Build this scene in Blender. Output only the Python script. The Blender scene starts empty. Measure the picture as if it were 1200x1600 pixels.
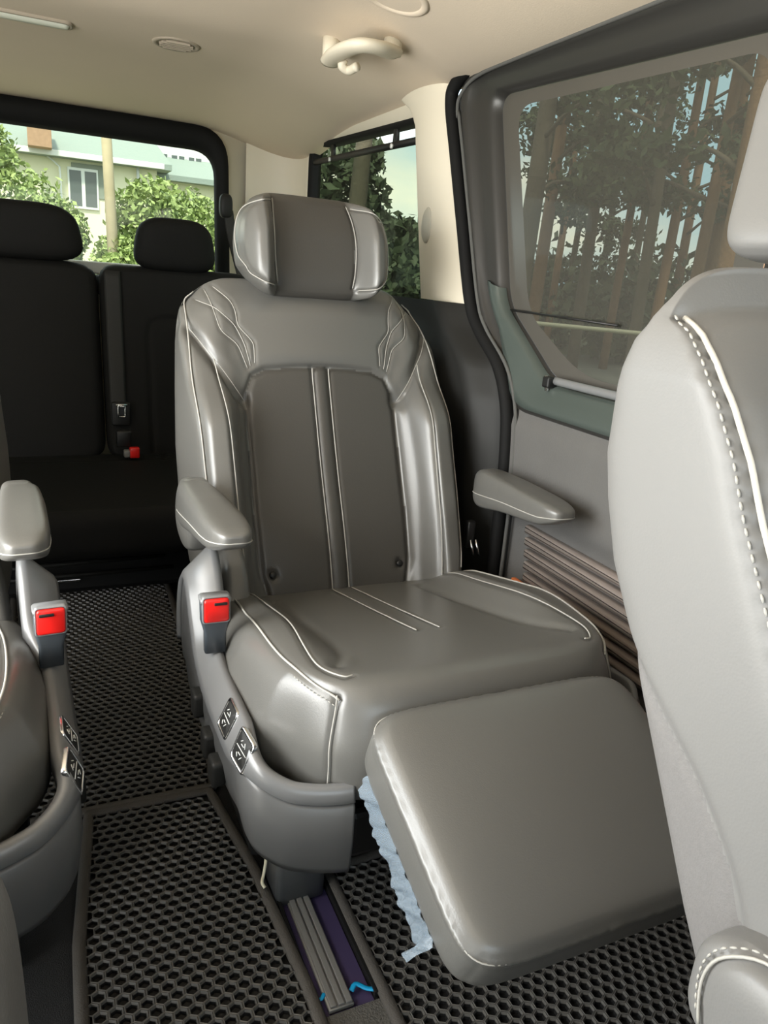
import bpy, bmesh, math, random
import numpy as np
from mathutils import Vector, Matrix, noise
SC = bpy.context.scene
COL = SC.collection
random.seed(7); RNG = np.random.default_rng(7)

# ------------------------------------------------------------------ camera
cam_d = bpy.data.cameras.new('camera'); cam = bpy.data.objects.new('camera', cam_d); COL.objects.link(cam)
cam_d.sensor_fit = 'VERTICAL'; cam_d.sensor_height = 36.0; cam_d.lens = 1157.0/1600.0*36.0
cam_d.clip_start = 0.02; cam_d.clip_end = 400
vyv = Vector((-544, 409, -1157)).normalized()
vxv = Vector((2590, 160, -1157)); vxv = (vxv - vyv*vxv.dot(vyv)).normalized()
vzv = vxv.cross(vyv)
cam.matrix_world = Matrix.Translation((0, 0, 1.0)) @ Matrix((vxv, vyv, vzv)).to_4x4()
SC.camera = cam

# ------------------------------------------------------------------ render look
SC.view_settings.view_transform = 'Standard'; SC.view_settings.look = 'None'
SC.view_settings.gamma = 1.0; SC.view_settings.use_curve_mapping = False
SC.view_settings.exposure = 0.45
cy = SC.cycles
cy.max_bounces = 10; cy.diffuse_bounces = 6; cy.glossy_bounces = 4; cy.transmission_bounces = 6; cy.transparent_max_bounces = 10
cy.sample_clamp_indirect = 4.0; cy.caustics_reflective = False; cy.caustics_refractive = False

# ------------------------------------------------------------------ world: bright sky with broken cloud
W = bpy.data.worlds.new('World'); SC.world = W; W.use_nodes = True
nt = W.node_tree; nt.nodes.clear()
n_out = nt.nodes.new('ShaderNodeOutputWorld'); n_bg = nt.nodes.new('ShaderNodeBackground')
n_tc = nt.nodes.new('ShaderNodeTexCoord'); n_map = nt.nodes.new('ShaderNodeMapping'); n_map.inputs['Scale'].default_value = (1, 1, 2.6)
n_no = nt.nodes.new('ShaderNodeTexNoise'); n_no.inputs['Scale'].default_value = 2.2; n_no.inputs['Detail'].default_value = 6
n_cr = nt.nodes.new('ShaderNodeValToRGB')
n_cr.color_ramp.elements[0].position = .42; n_cr.color_ramp.elements[0].color = (.42, .66, .86, 1)
n_cr.color_ramp.elements[1].position = .58; n_cr.color_ramp.elements[1].color = (1.0, .97, .90, 1)
nt.links.new(n_tc.outputs['Generated'], n_map.inputs['Vector']); nt.links.new(n_map.outputs[0], n_no.inputs['Vector'])
nt.links.new(n_no.outputs['Fac'], n_cr.inputs['Fac']); nt.links.new(n_cr.outputs[0], n_bg.inputs['Color'])
n_bg.inputs['Strength'].default_value = 3.0
nt.links.new(n_bg.outputs[0], n_out.inputs['Surface'])

def light(name, typ, loc, rot, energy, color=(1, 1, 1), **kw):
    d = bpy.data.lights.new(name, typ); o = bpy.data.objects.new(name, d); COL.objects.link(o)
    o.location = loc; o.rotation_euler = rot; d.energy = energy; d.color = color
    for k, v in kw.items(): setattr(d, k, v)
    return o
sun = light('sun', 'SUN', (0, -5, 30), (0, 0, 0), 7.0, (1.0, .95, .84), angle=math.radians(6))
sun.rotation_euler = Vector((.25, .62, -1.0)).to_track_quat('-Z', 'Y').to_euler()

def opening_light(name, cen, target, sx, sy, energy, color, portal=False):
    o = light(name, 'AREA', cen, (0, 0, 0), energy, color, shape='RECTANGLE', size=sx, size_y=sy)
    o.rotation_euler = (Vector(target) - Vector(cen)).to_track_quat('-Z', 'Y').to_euler()
    if portal: o.data.cycles.is_portal = True
    return o
# daylight coming through the open side door, the windscreen and the windows of the van
opening_light('daylight_side_door', (-.90, .68, .90), (0, .72, .78), 1.4, 1.1, 46, (1.0, .99, .95))
opening_light('daylight_windscreen', (.1, -1.35, 1.12), (.1, 0, 1.3), 1.4, .7, 2.5, (1.0, .96, .90))
opening_light('daylight_front_passenger_window', (1.02, -.45, 1.15), (0, -.3, 1.1), .8, .5, 5, (1.0, .95, .85))

# ------------------------------------------------------------------ materials
MATS = {}
def mat(name, color, rough=.5, metal=0.0, spec=.5, bump=None, var=None, coat=0, emit=None, alpha=None):
    m = bpy.data.materials.new(name); m.use_nodes = True; t = m.node_tree; b = t.nodes['Principled BSDF']
    b.inputs['Base Color'].default_value = (*color, 1); b.inputs['Roughness'].default_value = rough
    b.inputs['Metallic'].default_value = metal; b.inputs['Specular IOR Level'].default_value = spec
    if coat: b.inputs['Coat Weight'].default_value = coat; b.inputs['Coat Roughness'].default_value = .15
    tc = None
    if bump or var:
        tc = t.nodes.new('ShaderNodeTexCoord')
    if var:   # (scale, amount): slight tonal variation
        no = t.nodes.new('ShaderNodeTexNoise'); no.inputs['Scale'].default_value = var[0]; no.inputs['Detail'].default_value = 4
        mx = t.nodes.new('ShaderNodeMix'); mx.data_type = 'RGBA'
        mx.inputs['A'].default_value = tuple(c*(1-var[1]) for c in color) + (1,)
        mx.inputs['B'].default_value = tuple(min(1, c*(1+var[1])) for c in color) + (1,)
        t.links.new(tc.outputs['Object'], no.inputs['Vector']); t.links.new(no.outputs['Fac'], mx.inputs['Factor'])
        t.links.new(mx.outputs['Result'], b.inputs['Base Color'])
    if bump:  # (kind, scale, strength, distance)
        kind, sc_, st, dist = bump
        if kind == 'noise':
            no = t.nodes.new('ShaderNodeTexNoise'); no.inputs['Scale'].default_value = sc_; no.inputs['Detail'].default_value = 3; out = no.outputs['Fac']
        else:
            no = t.nodes.new('ShaderNodeTexVoronoi'); no.inputs['Scale'].default_value = sc_; out = no.outputs['Distance']
        bp = t.nodes.new('ShaderNodeBump'); bp.inputs['Strength'].default_value = st; bp.inputs['Distance'].default_value = dist
        t.links.new(tc.outputs['Object'], no.inputs['Vector']); t.links.new(out, bp.inputs['Height']); t.links.new(bp.outputs[0], b.inputs['Normal'])
    MATS[name] = m
    return m
LEATHER = mat('grey_leather', (.120, .118, .110), .34, spec=.75, bump=('voronoi', 520, .10, .0006), var=(3, .05))
LEATHER_D = mat('dark_grey_leather', (.066, .062, .056), .42, spec=.5, bump=('voronoi', 380, .16, .0007), var=(4, .05))
LEATHER_F = mat('front_seat_leather', (.172, .170, .166), .42, spec=.5, bump=('voronoi', 520, .10, .0006), var=(3, .05))
STITCH = mat('pale_stitching', (.40, .39, .36), .6)
PIPING_W = mat('white_piping', (.55, .53, .48), .45)
SHELL_F = mat('seat_shell_textured', (.155, .150, .148), .75, bump=('noise', 700, .35, .001), var=(300, .12))
PLASTIC = mat('grey_satin_plastic', (.098, .099, .099), .36, spec=.5, bump=('noise', 500, .08, .0004))
PLASTIC_L = mat('silver_grey_plastic', (.24, .245, .25), .34, metal=.25)
PLASTIC_M = mat('mid_grey_plastic', (.17, .172, .174), .32, metal=.15)
BEAD = mat('matte_bead', (.10, .10, .095), .8, spec=.2)
BUCK = mat('smoky_buckle_plastic', (.055, .065, .075), .25)
PLASTIC_D = mat('dark_plastic', (.014, .014, .013), .55, spec=.3, bump=('noise', 600, .1, .0004))
BLACK = mat('black_plastic', (.009, .009, .009), .45)
RUBBER = mat('black_rubber', (.005, .005, .005), .75, spec=.25)
BENCH = mat('black_perforated_leather', (.009, .009, .0085), .72, spec=.2, bump=('voronoi', 260, .25, .001))
BELT = mat('black_belt_webbing', (.02, .02, .019), .7, bump=('noise', 900, .3, .001))
BELT_G = mat('grey_belt_webbing', (.16, .145, .125), .7, bump=('noise', 900, .3, .001))
CHROME = mat('chrome', (.78, .78, .78), .18, metal=1.0)
RED = mat('red_button', (.75, .015, .012), .32)
BEIGE = mat('beige_pillar_trim', (.72, .66, .54), .55, bump=('noise', 700, .08, .0005))
HEADLINER = mat('beige_headliner_fabric', (.69, .59, .475), .95, bump=('noise', 350, .25, .0012), var=(2.2, .06))
BEIGE_D = mat('dark_beige_plastic', (.40, .34, .27), .6)
DOOR = mat('door_frame_grey', (.030, .029, .027), .38, spec=.5)
DOOR_L = mat('door_trim_green_grey', (.065, .080, .072), .30, spec=.6)
DOOR_F = mat('door_fabric', (.115, .112, .108), .9, bump=('noise', 260, .5, .002), var=(14, .10))
CARPET = mat('black_carpet', (.012, .012, .012), .95, bump=('noise', 500, .8, .003))
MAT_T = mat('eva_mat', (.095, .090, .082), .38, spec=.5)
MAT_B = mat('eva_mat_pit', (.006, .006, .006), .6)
MAT_E = mat('mat_edge_binding', (.075, .068, .060), .8, bump=('noise', 500, .6, .002))
RAIL_M = mat('seat_rail_metal', (.24, .235, .225), .4, metal=.3)
RAIL_P = mat('rail_channel_purple', (.060, .045, .11), .5)
BLUE = mat('blue_tape', (.01, .32, .62), .35)
WOOD = mat('ribbed_wood_trim', (.22, .185, .165), .38, spec=.5, bump=('noise', 60, .1, .0005), var=(20, .15))
AMBER = mat('amber_reflector', (.65, .16, .03), .4)
STRING = mat('pale_twine', (.75, .70, .52), .8)
LAMP_C = mat('lamp_lens', (.80, .82, .72), .3)
WALLH = mat('house_render', (.72, .70, .52), .9, var=(1.5, .05))
ROOFH = mat('house_roof', (.22, .27, .25), .8, bump=('noise', 8, .3, .05))
BRICK = mat('chimney_brick', (.36, .23, .15), .9, var=(6, .2))
WHITE = mat('white_paint', (.70, .72, .70), .5)
WINH = mat('house_window_glass', (.08, .10, .10), .1)
WOODP = mat('wooden_pole', (.42, .36, .24), .85, var=(6, .2))
GRASS = mat('ground_grass', (.13, .14, .08), .95, var=(.8, .35))
ASPH = mat('asphalt', (.16, .16, .15), .9, var=(3, .1))
LEAF = mat('leaf_light_green', (.26, .34, .12), .6, var=(1.3, .35))
LEAF_D = mat('leaf_dark_green', (.065, .088, .045), .6, var=(1.2, .4))
NEEDLE = mat('pine_needles', (.040, .065, .025), .7, var=(1.5, .4))
BARK = mat('pine_bark', (.20, .115, .065), .9, bump=('noise', 14, .6, .03), var=(3, .35))
BARK_G = mat('grey_bark', (.09, .075, .055), .9, bump=('noise', 14, .6, .03), var=(3, .3))

def glass(name, tint, haze=0.0, refl=1.0):
    m = bpy.data.materials.new(name); m.use_nodes = True; t = m.node_tree; t.nodes.clear()
    o = t.nodes.new('ShaderNodeOutputMaterial'); tr = t.nodes.new('ShaderNodeBsdfTransparent'); tr.inputs[0].default_value = (*tint, 1)
    gl = t.nodes.new('ShaderNodeBsdfGlossy'); gl.inputs['Roughness'].default_value = .03; gl.inputs[0].default_value = (refl,)*3 + (1,)
    lw = t.nodes.new('ShaderNodeLayerWeight'); lw.inputs[0].default_value = .5
    pw = t.nodes.new('ShaderNodeMath'); pw.operation = 'POWER'; pw.inputs[1].default_value = 5.0; t.links.new(lw.outputs['Facing'], pw.inputs[0])
    fr = t.nodes.new('ShaderNodeMath'); fr.operation = 'MULTIPLY_ADD'; fr.inputs[1].default_value = .55; fr.inputs[2].default_value = .012 if refl else 0.0; t.links.new(pw.outputs[0], fr.inputs[0])
    mx = t.nodes.new('ShaderNodeMixShader'); t.links.new(fr.outputs[0], mx.inputs[0]); t.links.new(tr.outputs[0], mx.inputs[1]); t.links.new(gl.outputs[0], mx.inputs[2])
    last = mx
    if haze:
        df = t.nodes.new('ShaderNodeBsdfDiffuse'); df.inputs[0].default_value = (.33, .32, .28, 1)
        m2 = t.nodes.new('ShaderNodeMixShader'); m2.inputs[0].default_value = haze
        t.links.new(last.outputs[0], m2.inputs[1]); t.links.new(df.outputs[0], m2.inputs[2]); last = m2
    t.links.new(last.outputs[0], o.inputs[0]); return m
GLASS_R = glass('rear_glass', (.56, .58, .50))
GLASS_Q = glass('quarter_glass_mesh', (.42, .46, .40), .04, 0.0)
GLASS_D = glass('door_glass_tinted', (.185, .19, .15), .15, .7)  # diffuse haze share paints a milky reflection into the pane
def film_mat():
    m = bpy.data.materials.new('clear_plastic_film'); m.use_nodes = True; t = m.node_tree; t.nodes.clear()
    o = t.nodes.new('ShaderNodeOutputMaterial'); tr = t.nodes.new('ShaderNodeBsdfTransparent'); tr.inputs[0].default_value = (.9, .95, 1, 1)
    p = t.nodes.new('ShaderNodeBsdfPrincipled'); p.inputs['Base Color'].default_value = (.42, .52, .62, 1); p.inputs['Roughness'].default_value = .22
    mx = t.nodes.new('ShaderNodeMixShader'); mx.inputs[0].default_value = .36
    t.links.new(tr.outputs[0], mx.inputs[1]); t.links.new(p.outputs[0], mx.inputs[2]); t.links.new(mx.outputs[0], o.inputs[0]); return m
FILM = film_mat()

# ------------------------------------------------------------------ object helpers
def mesh_obj(name, V, F, m, parent=None, smooth=True, slots=None, fidx=None):
    me = bpy.data.meshes.new(name); me.from_pydata([tuple(map(float, v)) for v in V], [], [tuple(map(int, f)) for f in F])
    for mm in (slots or [m]): me.materials.append(mm)
    if fidx is not None: me.polygons.foreach_set('material_index', np.asarray(fidx, dtype=np.int32))
    if smooth: me.polygons.foreach_set('use_smooth', [True]*len(me.polygons))
    me.update()
    o = bpy.data.objects.new(name, me); COL.objects.link(o)
    if parent: attach(o, parent)
    return o
def attach(o, parent):
    o.parent = parent; o.matrix_parent_inverse = Matrix.Identity(4)
    if getattr(o.data, 'transform', None) and parent.type == 'EMPTY':
        o.data.transform(Matrix.Translation(-Vector(parent['_org']) if '_org' in parent else Vector((0, 0, 0))))
def thing(name, label, cat, loc=(0, 0, 0), group=None, kind=None):
    o = bpy.data.objects.new(name, None); COL.objects.link(o); o.location = loc; o.empty_display_size = .05
    o['_org'] = tuple(loc)
    if label: o['label'] = label
    if cat: o['category'] = cat
    if group: o['group'] = group
    if kind: o['kind'] = kind
    return o
def tag(o, label=None, cat=None, group=None, kind=None):
    if label: o['label'] = label
    if cat: o['category'] = cat
    if group: o['group'] = group
    if kind: o['kind'] = kind
    return o
def sub(o, parent):   # sub-part: parent is a mesh whose own parent is a thing
    root = parent.parent
    o.parent = parent; o.data.transform(Matrix.Translation(-Vector(root['_org'])))
    return o
def copy_tree(o, parent=None):
    c = o.copy(); COL.objects.link(c)
    if parent: c.parent = parent
    for ch in list(o.children): copy_tree(ch, c)
    return c
class MB:
    def __init__(s): s.V = []; s.F = []; s.I = []; s.ch = []
    def add(s, V, F, i=0, loose=False):
        s.ch.append(([tuple(v) for v in V], [tuple(f) for f in F], loose))
        k = len(s.V); s.V += [tuple(v) for v in V]; s.F += [tuple(a+k for a in f) for f in F]; s.I += [i]*len(F); return s
    def build(s, name, m, parent=None, smooth=True, slots=None):
        return mesh_obj(name, s.V, s.F, m, parent, smooth, slots, s.I if slots else None)
def build_each(mb, name, m, parent):
    """every sewn line its own part; the row of tiny thread stitches one uncountable part"""
    for V, F, loose in mb.ch:
        if not loose: sub(mesh_obj(name, V, F, m), parent)
    L = MB()
    for V, F, loose in mb.ch:
        if loose: L.add(V, F)
    if L.V:
        o = sub(L.build('thread_stitches', m), parent); o['kind'] = 'stuff'
def box_vf(c, h, bev=.004, seg=2, rot=None):
    bm = bmesh.new(); bmesh.ops.create_cube(bm, size=2)
    for v in bm.verts: v.co = Vector((v.co.x*h[0], v.co.y*h[1], v.co.z*h[2]))
    if bev: bmesh.ops.bevel(bm, geom=bm.edges[:], offset=min(bev, min(h)*.9), segments=seg, profile=.5, affect='EDGES')
    R = rot.to_3x3() if rot is not None else Matrix.Identity(3)
    V = [R @ v.co + Vector(c) for v in bm.verts]; F = [[v.index for v in f.verts] for f in bm.faces]; bm.free()
    return V, F
def box(name, c, h, m, parent=None, bev=.004, seg=2, rot=None):
    V, F = box_vf(c, h, bev, seg, rot); return mesh_obj(name, V, F, m, parent, smooth=bev > 0 and False)
def tube_vf(P, r, n=8, closed=False, flat=None, up=None):
    P = np.asarray(P, float); N = len(P); rr = np.broadcast_to(np.asarray(r, float), (N,))
    T = np.gradient(P, axis=0) if not closed else (np.roll(P, -1, 0)-np.roll(P, 1, 0))
    T /= np.linalg.norm(T, axis=1)[:, None]+1e-12
    u = np.array(up if up is not None else ([0, 0, 1] if abs(T[0][2]) < .9 else [1, 0, 0]), float)
    V = []
    for i in range(N):
        a = u - T[i]*(u@T[i]); 
        if np.linalg.norm(a) < 1e-6: a = np.cross(T[i], [1, .3, .2])
        a /= np.linalg.norm(a); b = np.cross(T[i], a); 
        if up is None: u = a
        for k in range(n):
            th = 2*math.pi*k/n
            ca, sa = math.cos(th), math.sin(th)
            if flat:   # (half width along b, half thickness along a)
                V.append(P[i] + a*sa*flat[1] + b*ca*flat[0])
            else: V.append(P[i] + rr[i]*(ca*a + sa*b))
    F = []
    M = N if closed else N-1
    for i in range(M):
        for k in range(n):
            j = (i+1) % N; F.append((i*n+k, i*n+(k+1) % n, j*n+(k+1) % n, j*n+k))
    if not closed: F.append(tuple(range(n))[::-1]); F.append(tuple((N-1)*n+k for k in range(n)))
    return V, F
def tube(name, P, r, m, parent=None, n=8, closed=False, flat=None, up=None):
    V, F = tube_vf(P, r, n, closed, flat, up); return mesh_obj(name, V, F, m, parent)
def smooth_poly(pts, n=12, closed=False):   # Catmull-Rom
    P = np.asarray(pts, float)
    if len(P) < 3 and not closed:
        t = np.linspace(0, 1, n)[:, None]; return P[0]*(1-t)+P[-1]*t
    Q = np.vstack([P[-1], P, P[0], P[1]]) if closed else np.vstack([2*P[0]-P[1], P, 2*P[-1]-P[-2]])
    out = []; m = len(P) if closed else len(P)-1
    for i in range(m):
        p0, p1, p2, p3 = Q[i], Q[i+1], Q[i+2], Q[i+3]
        for t in np.linspace(0, 1, n, endpoint=False):
            out.append(.5*((2*p1)+(-p0+p2)*t+(2*p0-5*p1+4*p2-p3)*t*t+(-p0+3*p1-3*p2+p3)*t**3))
    if not closed: out.append(P[-1])
    return np.array(out)
def dens(pts, step=.004):
    P = np.asarray(pts, float); out = [P[0]]
    for a, b in zip(P[:-1], P[1:]):
        n = max(1, int(np.linalg.norm(b-a)/step))
        for k in range(1, n+1): out.append(a+(b-a)*k/n)
    return np.array(out)
def rloop(corners, rad, k=6):   # rounded closed polygon in 2D
    C = [np.array(c, float) for c in corners]; n = len(C)
    rad = [rad]*n if np.isscalar(rad) else rad
    out = []
    for i in range(n):
        a, b, c = C[i-1], C[i], C[(i+1) % n]
        u = (a-b)/np.linalg.norm(a-b); v = (c-b)/np.linalg.norm(c-b); r = rad[i]
        p, q = b+u*r, b+v*r
        for t in np.linspace(0, 1, k): out.append((1-t)**2*p + 2*t*(1-t)*b + t*t*q)
    return np.array(out)
def loft(loops, closed=True, cap0=False, cap1=False):
    L = [np.asarray(l, float) for l in loops]; n = len(L[0]); V = np.vstack(L); F = []
    for i in range(len(L)-1):
        for k in range(n if closed else n-1):
            k2 = (k+1) % n; F.append((i*n+k, i*n+k2, (i+1)*n+k2, (i+1)*n+k))
    if cap0: F.append(tuple(range(n))[::-1])
    if cap1: F.append(tuple((len(L)-1)*n+k for k in range(n)))
    return V, F
def X(loop, x): return np.c_[np.full(len(loop), x), loop]          # (y,z) loop at x
def Y(loop, y): return np.c_[loop[:, 0], np.full(len(loop), y), loop[:, 1]]   # (x,z) loop at y
def grid(fn, nu, nv):
    V = []; F = []
    for i in range(nu+1):
        for j in range(nv+1): V.append(fn(i/nu, j/nv))
    for i in range(nu):
        for j in range(nv):
            a = i*(nv+1)+j; F.append((a, a+nv+1, a+nv+2, a+1))
    return V, F
def sstep(a, b, x):
    t = np.clip((np.asarray(x, float)-a)/(b-a), 0, 1); return t*t*(3-2*t)

# ------------------------------------------------------------------ upholstered forms: dense rounded solids with sewn grooves
_lat = {}
def lattice(nx, ny, nz):
    if (nx, ny, nz) in _lat: return _lat[(nx, ny, nz)]
    idx = {}; P = []; F = []
    def g(i, j, k):
        key = (i, j, k)
        if key not in idx: idx[key] = len(P); P.append((2*i/nx-1, 2*j/ny-1, 2*k/nz-1))
        return idx[key]
    for k in (0, nz):
        for i in range(nx):
            for j in range(ny):
                q = (g(i, j, k), g(i+1, j, k), g(i+1, j+1, k), g(i, j+1, k)); F.append(q if k else q[::-1])
    for j in (0, ny):
        for i in range(nx):
            for k in range(nz):
                q = (g(i, j, k), g(i+1, j, k), g(i+1, j, k+1), g(i, j, k+1)); F.append(q if not j else q[::-1])
    for i in (0, nx):
        for j in range(ny):
            for k in range(nz):
                q = (g(i, j, k), g(i, j+1, k), g(i, j+1, k+1), g(i, j, k+1)); F.append(q if i else q[::-1])
    _lat[(nx, ny, nz)] = (np.array(P), np.array(F)); return _lat[(nx, ny, nz)]
def vnormals(P, F):
    n = np.cross(P[F[:, 2]]-P[F[:, 0]], P[F[:, 3]]-P[F[:, 1]])
    N = np.zeros_like(P)
    for k in range(4): np.add.at(N, F[:, k], n)
    return N/(np.linalg.norm(N, axis=1)[:, None]+1e-12)
class Soft:
    def __init__(s, dims, n, deform):
        P, F = lattice(*dims)
        # ease the lattice towards the edges, then push onto a superellipsoid
        Pe = np.sign(P)*np.abs(P)**.92
        if np.isscalar(n): n = (n, n, n)
        r = (np.abs(Pe)**np.array(n)).sum(1)**(1/float(np.mean(n)))
        s.unit = Pe/r[:, None]; s.F = F; s.P = deform(s.unit[:, 0], s.unit[:, 1], s.unit[:, 2]); s.N = vnormals(s.P, F)
        s.P0 = s.P.copy(); s.N0 = s.N.copy(); s.mi = np.zeros(len(F), int)
    def _m(s, axes, facing, thr):
        return (s.N0 @ np.array(facing, float)) > thr
    def on(s, poly, axes, facing, thr=.15, step=.006, off=0.0):
        Q = dens(poly, step); mk = np.where(s._m(axes, facing, thr))[0]; A = s.P0[mk][:, axes]; out = []; nn = []
        for q in Q:
            d = ((A-q)**2).sum(1); ii = np.argpartition(d, 5)[:5]; w = 1/(d[ii]+1e-7); w /= w.sum()
            p = (s.P0[mk][ii]*w[:, None]).sum(0); nr = (s.N0[mk][ii]*w[:, None]).sum(0); nr /= np.linalg.norm(nr)
            if d.min() < .005**2: p[axes[0]] = q[0]; p[axes[1]] = q[1]
            out.append(p+nr*off); nn.append(nr)
        out = np.array(out)
        for _ in range(3):
            if len(out) > 4: out[1:-1] = (out[:-2]+2*out[1:-1]+out[2:])/4
        return out, np.array(nn)
    def groove(s, poly, axes, facing, w=.004, d=.004, thr=.15):
        Q = np.asarray(poly, float); A = s.P0[:, axes]; mk = s._m(axes, facing, thr)
        lo, hi = Q.min(0)-4*w, Q.max(0)+4*w
        ii = np.where(mk & (A > lo).all(1) & (A < hi).all(1))[0]; B = A[ii]; dist = np.full(len(ii), 9.)
        for a, b in zip(Q[:-1], Q[1:]):
            ab = b-a; t = np.clip(((B-a)@ab)/(ab@ab+1e-12), 0, 1); dist = np.minimum(dist, np.linalg.norm(B-a-t[:, None]*ab, axis=1))
        s.P[ii] -= s.N0[ii]*(d*np.exp(-(dist/w)**2))[:, None]
    def paint(s, poly, axes, facing, slot, thr=.15):   # another upholstery inside a polygon
        C = s.P0[s.F].mean(1)[:, axes]; nf = s.N0[s.F].mean(1) @ np.array(facing, float) > thr
        Q = np.asarray(poly, float); ins = np.zeros(len(C), bool)
        for a, b in zip(Q, np.roll(Q, -1, 0)):
            c = ((a[1] > C[:, 1]) != (b[1] > C[:, 1])) & (C[:, 0] < (b[0]-a[0])*(C[:, 1]-a[1])/(b[1]-a[1]+1e-12)+a[0]); ins ^= c
        s.mi[ins & nf] = slot
    def build(s, name, m, parent, slots=None):
        return mesh_obj(name, s.P, s.F, m, parent, True, slots, s.mi if slots else None)
def seam(mb, S, poly, axes, facing, r=.0012, off=.0006, thr=.15, w=.004, d=.004, smooth=True, g=True):
    q = smooth_poly(poly, 8) if smooth and len(poly) > 2 else np.asarray(poly, float)
    if g: S.groove(q, axes, facing, w, d, thr)
    pts, _ = S.on(q, axes, facing, thr, off=off)
    mb.add(*tube_vf(pts, r, 6))
    return pts
def dashes(mb, pts, r=.0009, on=.0045, gap=.0025):
    d = np.r_[0, np.cumsum(np.linalg.norm(np.diff(pts, axis=0), axis=1))]; s = 0
    while s+on < d[-1]:
        q = np.array([[np.interp(x, d, pts[:, k]) for k in range(3)] for x in (s, s+on*.5, s+on)])
        mb.add(*tube_vf(q, [r*.6, r, r*.6], 5), loose=True); s += on+gap
def rounded_slab(name, outline, th, m, parent, bev=.006, axis='x', c=0.0, seg=3):
    """prism of a 2D outline; axis x: outline is (y,z); axis y: (x,z); axis z: (x,y). c = centre along the axis"""
    O = np.asarray(outline, float); cen = O.mean(0); loops = []
    steps = [(1, 1)] + [(0, 0)]
    prof = [(-th/2, bev*1.0)] + [(-th/2+bev*(1-math.cos(a)), bev*(1-math.sin(a))) for a in np.linspace(0, math.pi/2, seg+1)[0:]]
    prof = [(-th/2+bev*(1-math.cos(a)), bev*(1-math.sin(a))) for a in np.linspace(0, math.pi/2, seg+1)]
    prof += [(th/2-bev*(1-math.cos(a)), bev*(1-math.sin(a))) for a in np.linspace(math.pi/2, 0, seg+1)]
    T = np.roll(O, -1, 0)-np.roll(O, 1, 0); T /= np.linalg.norm(T, axis=1)[:, None]+1e-12
    Nn = np.c_[T[:, 1], -T[:, 0]]
    if ((O-cen)*Nn).sum() < 0: Nn = -Nn
    for h, ins in prof:
        Q = O-Nn*ins
        if axis == 'x': loops.append(np.c_[np.full(len(Q), c+h), Q])
        elif axis == 'y': loops.append(np.c_[Q[:, 0], np.full(len(Q), c+h), Q[:, 1]])
        else: loops.append(np.c_[Q, np.full(len(Q), c+h)])
    V, F = loft(loops, True, True, True)
    return mesh_obj(name, V, F, m, parent)

# ================================================================== THE VAN BODY (setting)
def ceil_z(x, y):
    d = abs(x-.095)
    z = 1.548 - .075*sstep(.45, .92, d) - .012*(d/.9)**2
    z -= .055*sstep(2.45, 3.1, y)
    z -= .006*math.exp(-((y-2.05)/.10)**2)*(1-sstep(.3, .75, d))
    return float(z)
floor = mesh_obj('floor', *grid(lambda u, v: (-.86+1.86*u, -1.35+4.5*v, -.006), 10, 20), CARPET); tag(floor, kind='structure')
ceiling = mesh_obj('ceiling', *grid(lambda u, v: (-.84+1.83*u, -1.0+4.12*v, ceil_z(-.84+1.83*u, -1.0+4.12*v)), 60, 90), HEADLINER); tag(ceiling, kind='structure')

# --- back wall with the tailgate window
G_B = rloop([(-.47, 1.405), (.640, 1.405), (.650, .93), (-.47, .93)], [.09, .09, .04, .04], 8)
F_B = rloop([(-.52, 1.492), (.690, 1.492), (.705, .86), (-.52, .86)], [.12, .13, .05, .05], 8)
O_B = rloop([(-.84, 1.56), (.985, 1.56), (.985, -.006), (-.84, -.006)], [.01]*4, 8)
wb = mesh_obj('wall_back', *loft([Y(O_B, 3.115), Y(F_B*1.0, 3.11), Y(F_B, 3.10)]), BEIGE); tag(wb, kind='structure')
w1 = thing('window_1', None, None, kind='structure')
mid_B = F_B*.5+G_B*.5
mesh_obj('window_frame', *loft([Y(F_B, 3.10), Y(F_B*.93+G_B*.07, 3.085), Y(mid_B, 3.088), Y(G_B*.9+F_B*.1, 3.10), Y(G_B, 3.125)]), RUBBER, w1)
V, F = loft([Y(G_B, 3.12)], True, False, False); mesh_obj('glass', V, [tuple(range(len(G_B)))], GLASS_R, w1, smooth=False)
box('sill_ledge', (.12, 3.055, .955), (.40, .03, .022), WHITE, w1, .006)
# --- rear right corner column between tailgate window and quarter window
def corner(u, v):
    z = -.006+1.52*v; a = u*math.pi/2
    cxx, cyy = .76, 2.93; rx, ry = .205, .168
    return (cxx+rx*math.sin(a)**.7 if u > 0 else cxx, cyy+ry*max(0, math.cos(a))**.7, z)
c1 = mesh_obj('trim_1', *grid(corner, 18, 12), BEIGE); tag(c1, kind='structure')

# --- right wall aft of the sliding door, with the quarter window
G_Q = rloop([(2.93, 1.452), (2.93, .86), (1.80, .86), (1.98, 1.42)], [.06, .05, .02, .02], 8)
O_Q = rloop([(3.12, 1.52), (3.12, -.006), (1.42, -.006), (1.86, 1.52)], [.01]*4, 8)
wr = mesh_obj('wall_right', *loft([X(O_Q, .972), X(G_Q*1.0, .962), X(G_Q, .985)]), BEIGE); tag(wr, kind='structure')
w2 = thing('window_2', None, None, kind='structure')
Gi = rloop([(2.905, 1.437), (2.905, .885), (1.82, .885), (1.985, 1.405)], [.05, .05, .02, .02], 8)
mesh_obj('window_frame', *loft([X(G_Q, .958), X(Gi*.4+G_Q*.6, .955), X(Gi, .968), X(Gi, 1.0)]), RUBBER, w2)
mesh_obj('glass', X(Gi, .995), [tuple(range(len(Gi)))], GLASS_R, w2, smooth=False)
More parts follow.
